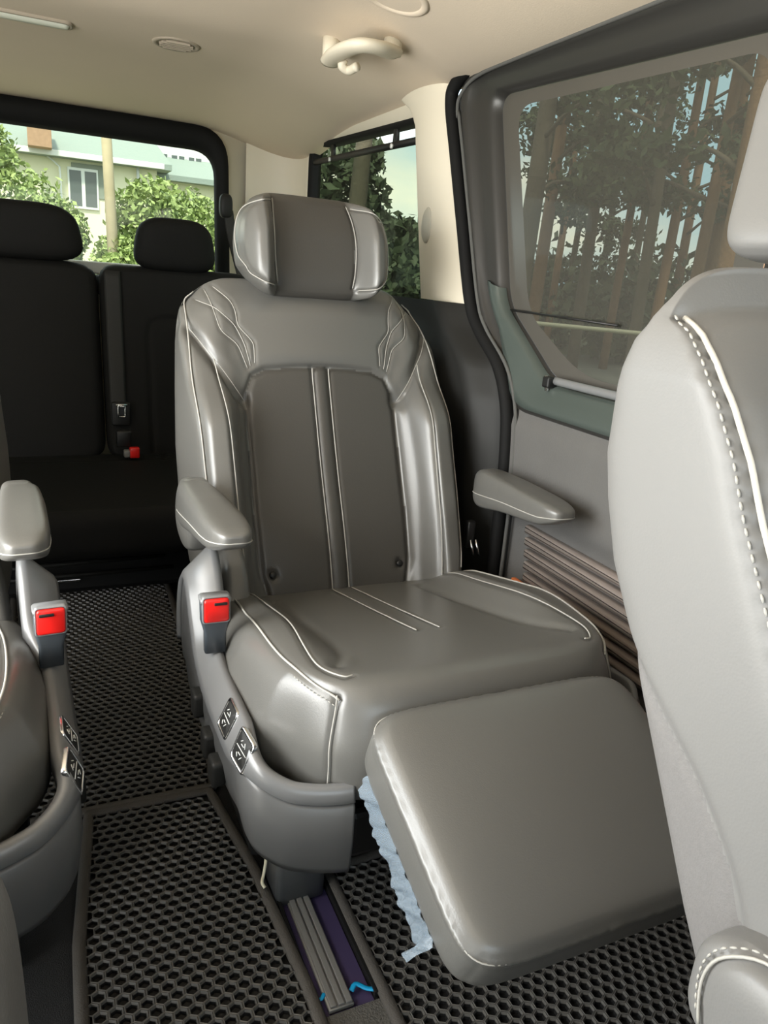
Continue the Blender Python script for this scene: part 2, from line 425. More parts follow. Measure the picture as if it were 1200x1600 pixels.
# pull-up sun shade of dark mesh on the quarter window
sh = thing('sunshade', 'dark mesh roller sunshade hooked up over the quarter window behind the captain chair', 'sunshade', (.96, 2.4, 1.40))
sl = .045/.85
def shz(y): return 1.392 - (2.90-y)*.030
mesh_obj('mesh_screen', *grid(lambda u, v: (.975, 1.86+1.00*u, .87+(shz(1.86+1.0*u)-.87)*v), 8, 8), GLASS_Q, sh)
tube('top_bar', [(.972, 2.89, shz(2.89)), (.972, 1.86, shz(1.86))], .0105, BLACK, sh, n=10)
for yy in (2.70, 2.17):
    k = rounded_slab('hook', [(yy-.016, shz(yy)-.002), (yy+.016, shz(yy)-.002), (yy+.010, 1.44), (yy-.010, 1.44)], .010, BLACK, sh, .002, 'x', .972)
    mbk = MB(); mbk.add(*tube_vf([(.962, yy, shz(yy)-.004), (.956, yy, shz(yy)-.004)], .007, 12)); sub(mbk.build('rivet', WHITE), k)

# --- left side: wall with the big side door standing open, quarter window behind it
O_L = rloop([(3.12, 1.56), (3.12, -.006), (1.62, -.006), (1.62, 1.56)], [.01]*4, 6)
G_L = rloop([(2.93, 1.43), (2.93, .88), (1.80, .88), (1.80, 1.43)], [.05]*4, 6)
wl = MB(); V, F = loft([X(O_L, -.83), X(G_L, -.82)]); wl.add(V, F)
O_L2 = rloop([(.02, 1.56), (.02, -.006), (-1.35, -.006), (-1.35, 1.56)], [.01]*4, 6)
G_L2 = rloop([(-.08, 1.40), (-.08, .80), (-1.1, .80), (-.75, 1.40)], [.05]*4, 6)
V, F = loft([X(O_L2, -.83), X(G_L2, -.82)]); wl.add(V, F)
V, F = box_vf((-.83, .82, 1.50), (.02, .80, .05), 0); wl.add(V, F)
V, F = box_vf((-.83, .82, -.0), (.02, .80, .02), 0); wl.add(V, F)
mesh_obj('window_3', X(G_L, -.822), [tuple(range(len(G_L)))], GLASS_D, smooth=False)['kind'] = 'structure'
wlo = wl.build('wall_left', BEIGE); tag(wlo, kind='structure')
# --- right side forward of the sliding door: pillar, passenger window
O_R2 = rloop([(.70, 1.56), (.70, -.006), (-1.35, -.006), (-1.35, 1.56)], [.01]*4, 6)
G_R2 = rloop([(-.08, 1.40), (-.08, .80), (-1.1, .80), (-.75, 1.40)], [.05]*4, 6)
wf = mesh_obj('wall_front_right', *loft([X(O_R2, .985), X(G_R2, .975)]), DOOR); tag(wf, kind='structure')
# dash wall below the windscreen
V, F = box_vf((.08, -1.30, .38), (.92, .05, .39), .02); V2, F2 = box_vf((.08, -1.1, 1.53), (.92, .3, .02), 0)
mbf = MB(); mbf.add(V, F); mbf.add(V2, F2); tag(mbf.build('wall_front', PLASTIC_D), kind='structure')

# --- beige pillar (C pillar) between quarter window and sliding door
def door_edge(z):   # rear edge of the sliding-door aperture, y at height z
    return float(np.interp(z, [0, .55, .66, .75, .83, .90, .965, 1.141, 1.30, 1.42, 1.49], [1.375, 1.375, 1.385, 1.405, 1.455, 1.555, 1.612, 1.690, 1.755, 1.800, 1.83]))
def pill(u, v):
    z = .955+.555*v; y0 = door_edge(z)+.004; y1 = float(np.interp(z, [.95, 1.40, 1.44, 1.49, 1.51], [1.915, 2.03, 2.07, 2.16, 2.2]))
    y = y0+(y1-y0)*u
    x = .962-.038*math.sin(math.pi*min(1, u*1.02))**.5*(1-.4*u) - .018*sstep(.85, 1.0, v) + .028*sstep(.86, 1, u)
    return (x, y, z)
tr2 = mesh_obj('trim_2', *grid(pill, 28, 24), BEIGE); tag(tr2, kind='structure')
# round belt-anchor cover on the pillar
cv = MB(); ring = []
for r, x in ((.045, .932), (.044, .917), (.040, .914), (.006, .9135)):
    ring.append([(x+.014, 1.845+r*.60*math.cos(a), 1.139+r*math.sin(a)) for a in np.linspace(0, 2*math.pi, 32, endpoint=False)])
V, F = loft(ring, True, False, True); cv.add(V, F)
tag(cv.build('anchor_cover', mat('grey_beige_plastic', (.44, .42, .35), .5)), 'round grey-beige cover on the pale pillar right of the head restraint', 'cover')
# lower dark pillar cover with its deep contour
def pill2(u, v):
    z = .955*v
    y0 = door_edge(z)+.004; y = y0+(2.55-y0)*u
    k = (y-y0)
    ridge = .035+.15*(1-sstep(.62, .95, z))
    x = .955 - .055*sstep(0, .10, k) - .06*sstep(.12, .26, k)*(1-sstep(.70, .93, z)) + .03*sstep(.3, .5, k)
    return (x, y, z)
tr3 = mesh_obj('trim_3', *grid(pill2, 60, 60), PLASTIC_D); tag(tr3, kind='structure')

# --- sliding door (right) ------------------------------------------------------------
A_D = [(1.818, 1.482), (1.612, .955), (1.405, .735), (.60, .735), (.60, 1.482)]
G_D = [(1.655, 1.420), (1.512, .962), (1.290, .812), (.845, .812), (.845, 1.382)]
I_D = [(1.585, 1.388), (1.440, .950), (1.225, .838), (.900, .838), (.905, 1.362)]
LA = rloop(A_D, [.10, .12, .06, .02, .05], 9); LG = rloop(G_D, [.05, .05, .06, .03, .05], 9); LI = rloop(I_D, [.06, .06, .08, .03, .05], 9)
d1 = thing('door_1', None, None, (.97, 1.2, .0), kind='structure')
def lp(t): return LA*(1-t)+LG*t
mesh_obj('door_frame', *loft([X(lp(-.40), .998), X(lp(-.10), .992), X(LA, .972), X(lp(.10), .958), X(lp(.24), .952), X(lp(.34), .960), X(lp(.42), .968), X(lp(.60), .972), X(lp(.80), .976), X(lp(.93), .982), X(LG, 1.002)]), DOOR, d1)
mesh_obj('glass_border', *loft([X(LG, 1.0), X(LI, 1.001)]), mat('glass_border_band', (.085, .08, .07), .25), d1)
mesh_obj('door_glass', X(LI, 1.001), [tuple(range(len(LI)))], GLASS_D, d1, smooth=False)
led = [(1.500, .945), (1.290, .795), (.86, .795)]
# green-grey ledge that runs round the lower corner of the glass
mbL = MB()
ia = [i for i in range(len(LA)) if lp(.7)[i][1] < 1.02 and lp(.7)[i][0] > .7]
def lq(f, x):
    out = []
    for i in ia:
        z = lp(.7)[i][1]; t0 = .16+.46*float(sstep(.78, .93, z)); t = t0+(1-t0)*f; q = LA[i]*(1-t)+LG[i]*t
        xx = x if f > .3 else x+.012*float(sstep(.80, .90, z)); out.append((xx, q[0], q[1]))
    return out
V, F = loft([lq(.0, .962), lq(.05, .950), lq(.25, .952), lq(.55, .962), lq(.80, .970), lq(.90, .972), lq(.96, .990)], closed=False); mbL.add(V, F)
mbL.build('sill_ledge', DOOR_L, d1)
V, F = box_vf((1.035, 1.03, .42), (.012, .43, .385), 0); mesh_obj('leak_blocker', V, F, BLACK, d1, smooth=False)  # black plate added behind the door skin to stop light leaking in
# lower door skin: fabric panel and dark bottom
def skin(u, v):
    z = .745-.735*v; y = .62+(door_edge(z)-.002-.62)*u
    x = .962 - .012*sstep(.0, .04, .745-z) + .0*z
    x += .022*(1-sstep(.50, .56, z))
    return (x, y, z)
mesh_obj('door_panel', *grid(skin, 60, 60), DOOR_F, d1)
# ribbed wooden trim strips low on the door
for k in range(7):
    zz = .492-.027*k
    rounded_slab('wood_rib', rloop([(1.285-.004*k, zz+.010), (1.285-.004*k, zz-.010), (.64, zz-.010), (.64, zz+.010)], .004, 3), .020, WOOD, d1, .006, 'x', .966)
# shade bar along the lower glass edge
sb = tube('shade_bar', smooth_poly([(.975, 1.278, .822), (.975, 1.15, .822), (.975, .86, .824)], 6), .0085, PLASTIC_L, d1, n=10)
box('shade_hook', (.968, 1.283, .818), (.012, .012, .012), BLACK, d1, .004)
tube('shade_pin', [(.962, 1.290, .830), (.962, 1.282, .800)], .004, CHROME, d1)
tube('rail_line', [(.990, 1.50, .952), (.990, 1.30, .950), (.990, 1.13, .948)], .0025, BLACK, d1)
box('side_reflector', (.950, 1.262, .362), (.006, .03, .012), AMBER, d1, .003)
# rubber seal, bead and added light-blocking tube round the aperture
SO = smooth_poly([(.40, 1.487), (1.1, 1.487), (1.55, 1.487), (1.72, 1.483), (1.79, 1.460), (1.806, 1.42), (1.757, 1.30), (1.69, 1.141), (1.614, .965), (1.557, .90), (1.457, .83), (1.405, .75), (1.385, .66), (1.377, .55), (1.375, .30), (1.375, .01)], 8)
sl1 = tube('trim_4', X(SO, .950), .016, RUBBER, n=12); tag(sl1, kind='structure')
SB = SO.copy(); SB[:, 0] -= .012; SB[:, 1] -= .008*(SO[:, 1] > 1.40)
tag(tube('leak_backing_tube', X(SB, 1.0), .030, RUBBER, n=12), kind='structure')  # thick black tube added behind the seal to close a light leak
SO2 = SO.copy(); SO2[:, 0] -= .030; SO2[:, 1] -= np.where(SO[:, 0] < 1.75, .0, 0)+.022*(SO[:, 1] > 1.40)
tube('door_bead', X(SO2, .953), .0045, BEAD, d1, n=8)

# ================================================================== CEILING FITTINGS
def disc_loops(cx_, cy_, rx, ry, prof):
    L = []
    for s, dz in prof:
        L.append([(cx_+rx*s*math.cos(a), cy_+ry*s*math.sin(a), ceil_z(cx_+rx*s*math.cos(a), cy_+ry*s*math.sin(a))+dz) for a in np.linspace(0, 2*math.pi, 40, endpoint=False)])
    return L
def vent(cx_, cy_, r, label, slats):
    t = thing('ceiling_vent', label, 'vent', (cx_, cy_, ceil_z(cx_, cy_)))
    mesh_obj('rim', *loft(disc_loops(cx_, cy_, r, r, [(1.12, .003), (1.10, -.002), (1.02, -.004), (.90, -.004), (.86, -.0005)])), HEADLINER if not slats else BEIGE_D, t)
    mesh_obj('face', *loft(disc_loops(cx_, cy_, r, r, [(.86, -.001), (.5, -.002), (.02, -.002)]), True, False, True), BEIGE_D if slats else HEADLINER, t)
    if slats:
        for k in range(-2, 3):
            w_ = math.sqrt(.78**2-(k*.28)**2)*r; yy = cy_+k*.28*r; z = ceil_z(cx_, yy)-.0035
            box('slat', (cx_, yy, z), (w_, .004, .004), PLASTIC_D if 0 else BEIGE_D, t, .001)
    return t
vent(.37, 2.29, .056, 'small round slatted air vent in the headliner above the bench', True)
vent(.672, 1.56, .064, 'larger round air outlet in the headliner nearest the sliding door', False)
lt = thing('ceiling_lamp', 'long narrow lamp strip in the headliner at the top left', 'lamp', (-.10, 2.31, ceil_z(-.1, 2.31)))
lo = rloop([(-.34, 2.275), (.112, 2.285), (.112, 2.335), (-.34, 2.325)], .022, 6)
def lampl(s, dz):
    c = lo.mean(0); q = c+(lo-c)*np.array(s); return np.c_[q, [ceil_z(a, b)+dz for a, b in q]]
mesh_obj('bezel', *loft([lampl((1.03, 1.3), .004), lampl((1.025, 1.25), -.006), lampl((1., 1.0), -.007), lampl((.99, .93), -.003)]), BEIGE_D, lt)
mesh_obj('lens', *loft([lampl((.99, .93), -.005), lampl((.97, .6), -.011), lampl((.96, .02), -.012)], True, False, True), LAMP_C, lt)
# grab handle
gh = thing('grab_handle', 'beige grab handle on the headliner above the quarter window', 'handle', (.75, 1.92, 1.50))
gp = smooth_poly([(0.67, 1.912, 1.484), (0.652, 1.805, 1.478), (0.661, 1.711, 1.474), (0.703, 1.703, 1.476), (0.76, 1.752, 1.486)], 8)
tube('grip', gp, .015, BEIGE, gh, n=14, flat=(.026, .014))
for mx_, my_ in ((0.67, 1.912), (0.76, 1.752)):
    tube('mount', [(mx_, my_, 1.480), (mx_, my_, ceil_z(mx_, my_)+.004)], .021, BEIGE, gh, n=14)
hk = tube('coat_hook', smooth_poly([(0.677, 1.838, 1.476), (0.674, 1.843, 1.462), (0.69, 1.84, 1.455), (0.698, 1.807, 1.458)], 6), .010, BEIGE, gh, n=10)

# ================================================================== FLOOR MATS AND RAIL
def honey_mat(name, outline, m_label, cat='floor mat', pitch=.0205, zt=.012, group=None):
    """EVA mat: a slab whose top is a lattice of bevelled honeycomb pits; outline: convex-ish polygon (x,y)"""
    O = np.array(outline, float); lo, hi = O.min(0), O.max(0)
    def inside(p, marg):
        for a, b in zip(O, np.roll(O, -1, 0)):
            e = b-a; n = np.array([-e[1], e[0]])/np.linalg.norm(e)
            if (p-a)@n < marg: return False
        return True
    t = thing(name, m_label, cat, (float(O[:, 0].mean()), float(O[:, 1].mean()), 0), group)
    mb = MB(); dy = pitch*.80; s = pitch*.5; row = 0; y = lo[1]
    hexr = [(0, .62*dy/.80*.9), (s, .36*dy), (s, -.36*dy), (0, -.62*dy/.80*.9), (-s, -.36*dy), (-s, .36*dy)]
    rows = int((hi[1]-lo[1])/dy)+1; cols = int((hi[0]-lo[0])/pitch)+1
    for r in range(rows):
        for c in range(cols):
            cc = np.array([lo[0]+(c+.5*(r % 2))*pitch, lo[1]+r*dy])
            if not inside(cc, .010): continue
            k = len(mb.V); hx = [(0, dy*.667), (s, dy*.333), (s, -dy*.333), (0, -dy*.667), (-s, -dy*.333), (-s, dy*.333)]
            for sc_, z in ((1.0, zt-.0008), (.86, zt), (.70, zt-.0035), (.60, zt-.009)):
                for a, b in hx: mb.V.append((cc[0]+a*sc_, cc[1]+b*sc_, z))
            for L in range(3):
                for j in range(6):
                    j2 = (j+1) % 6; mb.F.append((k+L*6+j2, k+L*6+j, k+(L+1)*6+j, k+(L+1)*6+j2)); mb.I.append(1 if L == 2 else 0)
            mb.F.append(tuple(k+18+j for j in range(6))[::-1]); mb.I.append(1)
    mb.add([(*p, .002) for p in O], [tuple(range(len(O)))], 1)
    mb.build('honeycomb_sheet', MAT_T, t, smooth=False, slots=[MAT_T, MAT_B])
    P = np.c_[np.vstack([O, O[:1]]), np.full(len(O)+1, .009)]
    P = dens(P, .02)
    tube('edge_binding', P[:-1], .008, MAT_E, t, n=8, closed=True, flat=(.010, .007), up=(0, 0, 1))
    return t
honey_mat('floor_mat', [(-.02, -.2), (.300, -.2), (.300, .76), (.285, 1.00), (.252, 1.235), (.03, 1.240), (.0, .95)], 'black honeycomb mat in the aisle, the near half below the seam', group=None)
honey_mat('floor_mat', [(-.115, 1.250), (.262, 1.246), (.30, 1.50), (.33, 2.425), (-.118, 2.44)], 'black honeycomb mat in the aisle, the far half reaching to the rear bench')
honey_mat('floor_mat', [(.402, -.2), (.96, -.2), (.96, 1.00), (.402, .965)], 'black honeycomb mat under the raised leg rest by the sliding door')
rl = thing('seat_rail', 'metal seat rail sunk in a purple-black channel between the two mats', 'rail', (.345, .8, 0))
mesh_obj('channel', *grid(lambda u, v: (.308+.080*u, .72+.26*v, -.003), 2, 2), RAIL_P, rl)
rounded_slab('track', rloop([(.318, -.001), (.318, .006), (.356, .006), (.356, -.001)][::-1], .001, 2), .26, RAIL_M, rl, .001, 'y', .85)
for xx in (.325, .337, .349): box('track_lip', (xx, .85, .008), (.0045, .128, .0025), RAIL_M, rl, .001)
box('channel_wall', (.304, .85, .006), (.003, .13, .006), RUBBER, rl, .001); box('channel_wall', (.391, .85, .006), (.003, .13, .006), RUBBER, rl, .001)
tag(mesh_obj('carpet_strip', *grid(lambda u, v: (.302+.098*u, -.2+.915*v, .004), 4, 4), mat('grey_carpet_fibre', (.10, .095, .085), .95, bump=('noise', 400, .8, .004))), 'fuzzy grey carpet strip between the mats in front of the seat rail', 'carpet')
bt = tube('tape_strip', smooth_poly([(.358, .738, .007), (.368, .745, .0085), (.380, .735, .007), (.390, .728, .008)], 6), .003, BLUE, n=6, flat=(.004, .0015), up=(0, 0, 1)); tag(bt, 'bright blue tape strip at the right end of the rail channel', 'tape')
bt = tube('tape_strip', smooth_poly([(.306, .745, .004), (.313, .742, .006), (.320, .748, .007)], 6), .002, BLUE, n=6, flat=(.003, .0012), up=(0, 0, 1)); tag(bt, 'short blue tape strip at the left end of the rail channel', 'tape')
tw = tube('cable_tie', smooth_poly([(.296, .985, .075), (.293, .972, .055), (.288, .965, .035), (.283, .955, .030), (.286, .948, .024)], 6), [.0028]*25, STRING, n=6); tag(tw, 'small pale twisted tie hanging by the seat foot', 'tie')

# ================================================================== CAPTAIN CHAIR (all measured in place around x = .56)
CX = .56
FR = (0, -1, 0)
def back_y(z): return 1.35+.448*(z-.30)      # the flat front plane of the reclined backrest
def captain_chair():
    t = thing('captain_chair', 'grey leather captain chair with raised leg rest between the aisle and the sliding door', 'chair', (CX, 1.10, 0), 'captain chairs of the second row')
    # ---------------- backrest
    phi = math.atan(.448); U = np.array([math.sin(phi), math.cos(phi)]); Fv = np.array([-math.cos(phi), math.sin(phi)])
    L = .83; z0 = .225; B0 = np.array([back_y(z0), z0])
    def dfm(a, b, c):
        tt = (c+1)/2
        wr_ = np.interp(tt, [0, .1, .25, .42, .55, .7, .82, .93, 1], [.235, .270, .300, .312, .312, .305, .298, .288, .270])   # body
        wf_ = np.interp(tt, [0, .1, .25, .42, .55, .7, .82, .93, 1], [.235, .262, .280, .288, .290, .296, .300, .288, .264])   # front edge of the bolsters
        T = np.interp(tt, [0, .5, 1], [.15, .13, .11])
        front = sstep(.35, -.75, b)
        x = a*(wr_+(wf_-wr_)*front); h = T/2*b   # b=-1 is the front
        ax = np.abs(x)
        bol = .092*sstep(.168, .236, ax)*(1-.22*sstep(.262, .292, ax))*sstep(-.05, .16, tt)*(1-sstep(.60, .80, tt))
        sh = .016*sstep(.17, .25, ax)*sstep(.70, .80, tt)*(1-sstep(.84, 1, tt)) - .050*sstep(.20, .285, ax)*sstep(.74, .96, tt)
        crown = .012*(1-(ax/.20)**2).clip(0)*sstep(.74, .80, tt)
        lum = .010*np.exp(-((tt-.28)/.16)**2)*(1-(ax/.2)**2).clip(0)
        roll = -.030*sstep(.90, 1.0, tt)
        d = -(T/2+h) + front*(bol+sh+crown+lum+roll)
        y = B0[0]+U[0]*L*tt+Fv[0]*d; z = B0[1]+U[1]*L*tt+Fv[1]*d*.35
        z = z - .016*sstep(.18, .29, ax)*sstep(.8, 1, tt)
        return np.c_[x+CX, y, z]
    S = Soft((150, 40, 190), (9, 6, 12), dfm)
    ax = [0, 2]
    def M(p, s): return [(CX+s*x, z) for x, z in p]
    panel = [(-.150, .30), (-.171, .40), (-.173, .50), (-.172, .60), (-.171, .70), (-.169, .748), (-.155, .780), (-.125, .793), (-.06, .799), (0, .801), (.06, .799), (.125, .793), (.155, .780), (.169, .748), (.171, .70), (.172, .60), (.173, .50), (.171, .40), (.150, .30)]
    panel = [(CX+x, z) for x, z in panel]
    S.groove(dens(panel, .01), ax, FR, .0055, .008, .1)
    S.paint(panel, ax, FR, 1, .1)
    mb = MB()
    for sx in (-.019, .019): seam(mb, S, [(CX+sx, .26), (CX+sx, .798)], ax, FR, .0013, .0006, .1, .0045, .005)
    # raised welt between the twin seams
    wz = (np.abs(S.P0[:, 0]-CX) < .017) & (S.N0[:, 1] < -.3) & (S.P0[:, 2] < .795)
    S.P[wz] += S.N0[wz]*(.004*np.cos((S.P0[wz, 0]-CX)/.017*math.pi/2))[:, None]
    for s in (-1, 1):
        dg = M([(.278, .870), (.252, .835), (.225, .800), (.178, .732)], s)
        S.groove(smooth_poly(dg, 8), ax, FR, .013, .013, -.2); 
        seam(mb, S, dg, ax, FR, .0007, .0002, -.2, .004, .003)
        seam(mb, S, M([(.236, .812), (.232, .77), (.228, .69), (.226, .60), (.224, .50), (.220, .42), (.214, .34)], s), ax, FR, .0013, .0008, -.3, .0045, .004)
        S.groove(smooth_poly(M([(.190, .750), (.196, .66), (.198, .56), (.194, .45), (.188, .34)], s), 8), ax, FR, .006, .002, .0)
        seam(mb, S, M([(.266, .955), (.276, .90), (.282, .83), (.284, .75), (.281, .66), (.278, .56), (.272, .46), (.262, .40)], s), ax, FR, .0016, .0008, -.6, .004, .002)
        for q in ([(.215, .955), (.186, .930), (.178, .905), (.179, .882), (.146, .848), (.147, .806)],
                  [(.252, .925), (.222, .915), (.184, .883), (.166, .845), (.156, .800)],
                  [(.232, .948), (.224, .905), (.216, .870), (.180, .843), (.163, .795)]):
            S.groove(dens(M(q, s), .01), ax, FR, .004, .003, .0)
            pts, _ = S.on(dens(M(q, s), .006), ax, FR, .0, off=-.0012); mb.add(*tube_vf(pts, .0009, 5))
        S.groove([(CX+s*.147, .392), (CX+s*.1471, .392)], ax, FR, .010, .008)
    bk = S.build('backrest', LEATHER, t, [LEATHER, LEATHER_D])
    build_each(mb, 'stitching', STITCH, bk)
    for s in (-1, 1):
        p, n = S.on([(CX+s*.147, .392), (CX+s*.148, .392)], ax, FR)
        p = p[0]+n[0]*-.003
        q = MB(); q.add(*tube_vf([p, p+n[0]*.003, p+n[0]*.005], [.0075, .0075, .004], 14)); sub(q.build('button', BLACK), bk)
    # hard shell on the rear of the backrest
    Sb = Soft((40, 10, 60), (6, 4, 7), lambda a, b, c: np.c_[CX+a*np.interp(c, [-1, 0, .6, 1], [.22, .265, .25, .225]), B0[0]+U[0]*L*((c+1)/2*.9+.03)-Fv[0]*(.155-.02*(c+1)/2+.03*b), B0[1]+U[1]*L*((c+1)/2*.9+.03)-Fv[1]*(.155-.02*(c+1)/2+.03*b)])
    Sb.build('back_shell', PLASTIC_D, t)
    # ---------------- head restraint
    def hd(a, b, c):
        x = a*np.interp(c, [-1, -.5, 0, 1], [.150, .168, .170, .162])
        axx = np.abs(x); front = sstep(.2, -.6, b)
        wing = .060*sstep(.086, .128, axx)*front*(1-.35*sstep(.140, .170, axx))
        cc = c*(1-.10*sstep(.09, .17, axx))
        z = 1.050+.110*cc; y = 1.700+.058*b*(1-.12*cc) + .18*(z-1.058) - wing + .020*sstep(.2, 1, c)*front
        return np.c_[CX+.004+x, y, z]
    H = Soft((110, 50, 70), (5, 3.4, 3.6), hd); mh = MB()
    for s in (-1, 1):
        seam(mh, H, [(CX+s*.088, .972), (CX+s*.094, 1.01), (CX+s*.096, 1.06), (CX+s*.093, 1.11), (CX+s*.086, 1.146)], ax, FR, .0012, .0006, -.1, .004, .004)
        q = [(CX+s*.100, .968), (CX+s*.135, .978), (CX+s*.158, 1.005), (CX+s*.166, 1.058), (CX+s*.158, 1.105), (CX+s*.135, 1.132), (CX+s*.095, 1.142)]
        seam(mh, H, q, ax, FR, .0013, .0006, -.3, .004, .0035)
    rim = []
    H.paint([(CX-.09, .90), (CX+.09, .90), (CX+.093, 1.06), (CX+.088, 1.18), (CX-.088, 1.18), (CX-.093, 1.06)], ax, FR, 1, -.2)
    hr = H.build('head_restraint', LEATHER, t, [LEATHER, LEATHER_D]); build_each(mh, 'stitching', STITCH, hr)
    for s in (-1, 1): tube('head_restraint_post', [(CX+s*.06, 1.70, .93), (CX+s*.06, 1.725, 1.03)], .007, CHROME, t, n=12)
    # ---------------- seat cushion
    def cush_top(y): return .478-.225*(y-.80)
    def cd(a, b, c):
        ty = (b+1)/2        # 0 front, 1 rear
        y = .735+.72*ty
        w = np.interp(y, [.70, .75, .85, 1.0, 1.2, 1.45], [.226, .242, .285, .305, .308, .270])
        x = a*w*(1+(.055+.04*sstep(.80, .88, y)*(1-sstep(1.15, 1.3, y)))*(1-sstep(-.1, .85, c))); axx = np.abs(x); up = sstep(-.1, .7, c)
        bol = .040*sstep(.160, .240, axx)*(1-sstep(1.25, 1.42, y))*sstep(.76, 1.06, y)
        dome = .006*np.cos(axx/.3*1.5)
        low = np.interp(y, [.71, .80, .95, 1.45], [.305, .300, .285, .22])
        top = cush_top(y)
        z = low+(top-low)*(c+1)/2 + up*(bol+dome)
        z = z-.014*sstep(.80, .71, y)*up
        y = y + .022*sstep(-.3, .9, c)*(1-ty)**3 + .022*(axx/.24)**3*(1-ty)**3
        return np.c_[CX+x, y, z]
    Q = Soft((120, 140, 60), (9, 10, 6), cd); mq = MB(); UPV = (0, 0, 1); xy = [0, 1]
    for sx in (-.022, .022): seam(mq, Q, [(CX+sx, 1.36), (CX+sx+.002, 1.16), (CX+sx+.006, .985)], xy, UPV, .0013, .0004, .2, .004, .004)
    for s in (-1, 1):
        inner = M([(.222, 1.30), (.222, 1.15), (.224, 1.03), (.232, .93), (.232, .865), (.212, .825), (.198, .822)], s)
        seam(mq, Q, inner, xy, UPV, .0013, .0006, .05, .0045, .004)
        S2 = smooth_poly(M([(.165, 1.32), (.165, 1.15), (.168, 1.02), (.178, .93), (.205, .865)], s), 8)
        Q.groove(S2, xy, UPV, .010, .005, .1)
        outer = M([(.262, 1.30), (.268, 1.18), (.274, 1.10), (.275, .984), (.266, .90), (.247, .835), (.224, .800)], s)
        p = seam(mq, Q, outer, xy, UPV, .0018, .0008, -.1, .004, .002)
        ev = []
        for c_ in np.linspace(-.85, .86, 60):
            v = np.array([s*.985, -.985, c_]); r = (abs(v[0])**9+abs(v[1])**10+abs(v[2])**6)**(1/(25/3.)); v = v/r
            ev.append(cd(v[0:1], v[1:2], v[2:3])[0]+np.array([s*.0005, -.0008, 0]))
        ev = np.array(ev); dd = np.full(len(Q.P0), 9.)
        for q_ in ev[::2]: dd = np.minimum(dd, np.linalg.norm(Q.P0-q_, axis=1))
        Q.P -= Q.N0*(.0025*np.exp(-(dd/.005)**2))[:, None]; mq.add(*tube_vf(ev, .0013, 6))
        if s < 0: dashes(mq, p[int(len(p)*.6):]+np.array([-.006, -.003, -.007]))
    se = Q.build('seat_cushion', LEATHER, t); build_each(mq, 'stitching', STITCH, se)
    # ---------------- leg rest
    P0 = np.array([.750, .474]); P1 = np.array([.452, .355]); dv = (P1-P0)/np.linalg.norm(P1-P0); nv_ = np.array([-dv[1], dv[0]])*-1
    if nv_[1] < 0: nv_ = -nv_
    Lg = np.linalg.norm(P1-P0)
    def ld(a, b, c):
        s_ = (b+1)/2; w = .210-.004*s_; th = .100-.008*s_
        x = a*w; y = P0[0]+dv[0]*Lg*s_; z = P0[1]+dv[1]*Lg*s_
        h = -th/2+th/2*c+.007*sstep(0, 1, c)*(1-a*a)*(1-b*b)
        return np.c_[CX+x, y+nv_[0]*h, z+nv_[1]*h]
    G = Soft((90, 80, 30), (9, 9, 5), ld); ml = MB()
    # sewn edge seam round the pad: follow the ring where the top turns into the side
    ringp = []
    uu = rloop([(-.985, -.985), (-.985, .985), (.985, .985), (.985, -.985)], .30, 14)
    uu = dens(np.vstack([uu, uu[:1]]), .03)
    for a, b in uu:
        c_ = .62; v = np.array([a, b, c_]); r = (abs(a)**9+abs(b)**9+abs(c_)**5)**(1/7.667); v = v/r
        p = ld(v[0:1], v[1:2], v[2:3])[0]; ringp.append(p)
    ringp = np.array(ringp); cen = ringp.mean(0)
    d_ = np.full(len(G.P0), 9.)
    for p in ringp: d_ = np.minimum(d_, np.linalg.norm(G.P0-p, axis=1))
    G.P -= G.N0*(.003*np.exp(-(d_/.004)**2))[:, None]
    ml.add(*tube_vf(ringp[:-1], .0011, 6, closed=True))
    lg = G.build('leg_rest', LEATHER, t); build_each(ml, 'stitching', STITCH, lg)
    # leg-rest bracket under the pad and dark box behind it
    box('leg_rest_bracket', (CX, .72, .33), (.15, .06, .035), BLACK, t, .01, rot=Matrix.Rotation(.5, 4, 'X'))
    # crumpled protective film still wrapped round the underside edge
    def film(u, v):
        s_ = .16+.66*u; hh = -.072-.032*v
        wob = .0035*math.sin(u*23+v*4)+.002*math.sin(u*61+v*7)
        y = P0[0]+dv[0]*Lg*s_+nv_[0]*hh+wob*.5; z = P0[1]+dv[1]*Lg*s_+nv_[1]*hh
        x = CX-.204-abs(wob)-.010*v*(1-.4*math.sin(u*9)**2)
        if u > .94: x -= .016*v
        return (x, y, z+.004*math.sin(u*19)*v)
    fm = mesh_obj('protective_film', *grid(film, 70, 8), FILM, t); fm['label'] = 'torn clear plastic film'
    # ---------------- armrests
    for s in (-1, 1):
        def ad(a, b, c, s=s):
            ty = (b+1)/2; y = 1.040+.330*ty
            w = np.interp(ty, [0, .25, .6, 1], [.033, .037, .036, .030])
            xc = CX+s*np.interp(ty, [0, 1], [.308, .322])
            top = np.interp(ty, [0, .5, 1], [.622, .624, .622]); th = np.interp(ty, [0, .15, .6, 1], [.034, .050, .072, .10])
            return np.c_[xc+a*w, y+.0*c, top-th/2+th/2*c]
        A = Soft((26, 70, 26), (4, 6, 4), ad); ma = MB()
        rp = []
        for k in range(80):
            th_ = 2*math.pi*k/80; a, b = math.cos(th_), math.sin(th_); r = (abs(a)**5+abs(b)**7)**(1/6.); a, b = a/r, b/r
            v = np.array([a, b, -.25]); rr = (abs(a)**4+abs(b)**6+.25**4)**(1/4.667); v /= rr
            rp.append(ad(v[0:1], v[1:2], v[2:3])[0])
        ma.add(*tube_vf(np.array(rp), .0011, 5, closed=True))
        ar = A.build('armrest', LEATHER, t); build_each(ma, 'stitching', STITCH, ar)
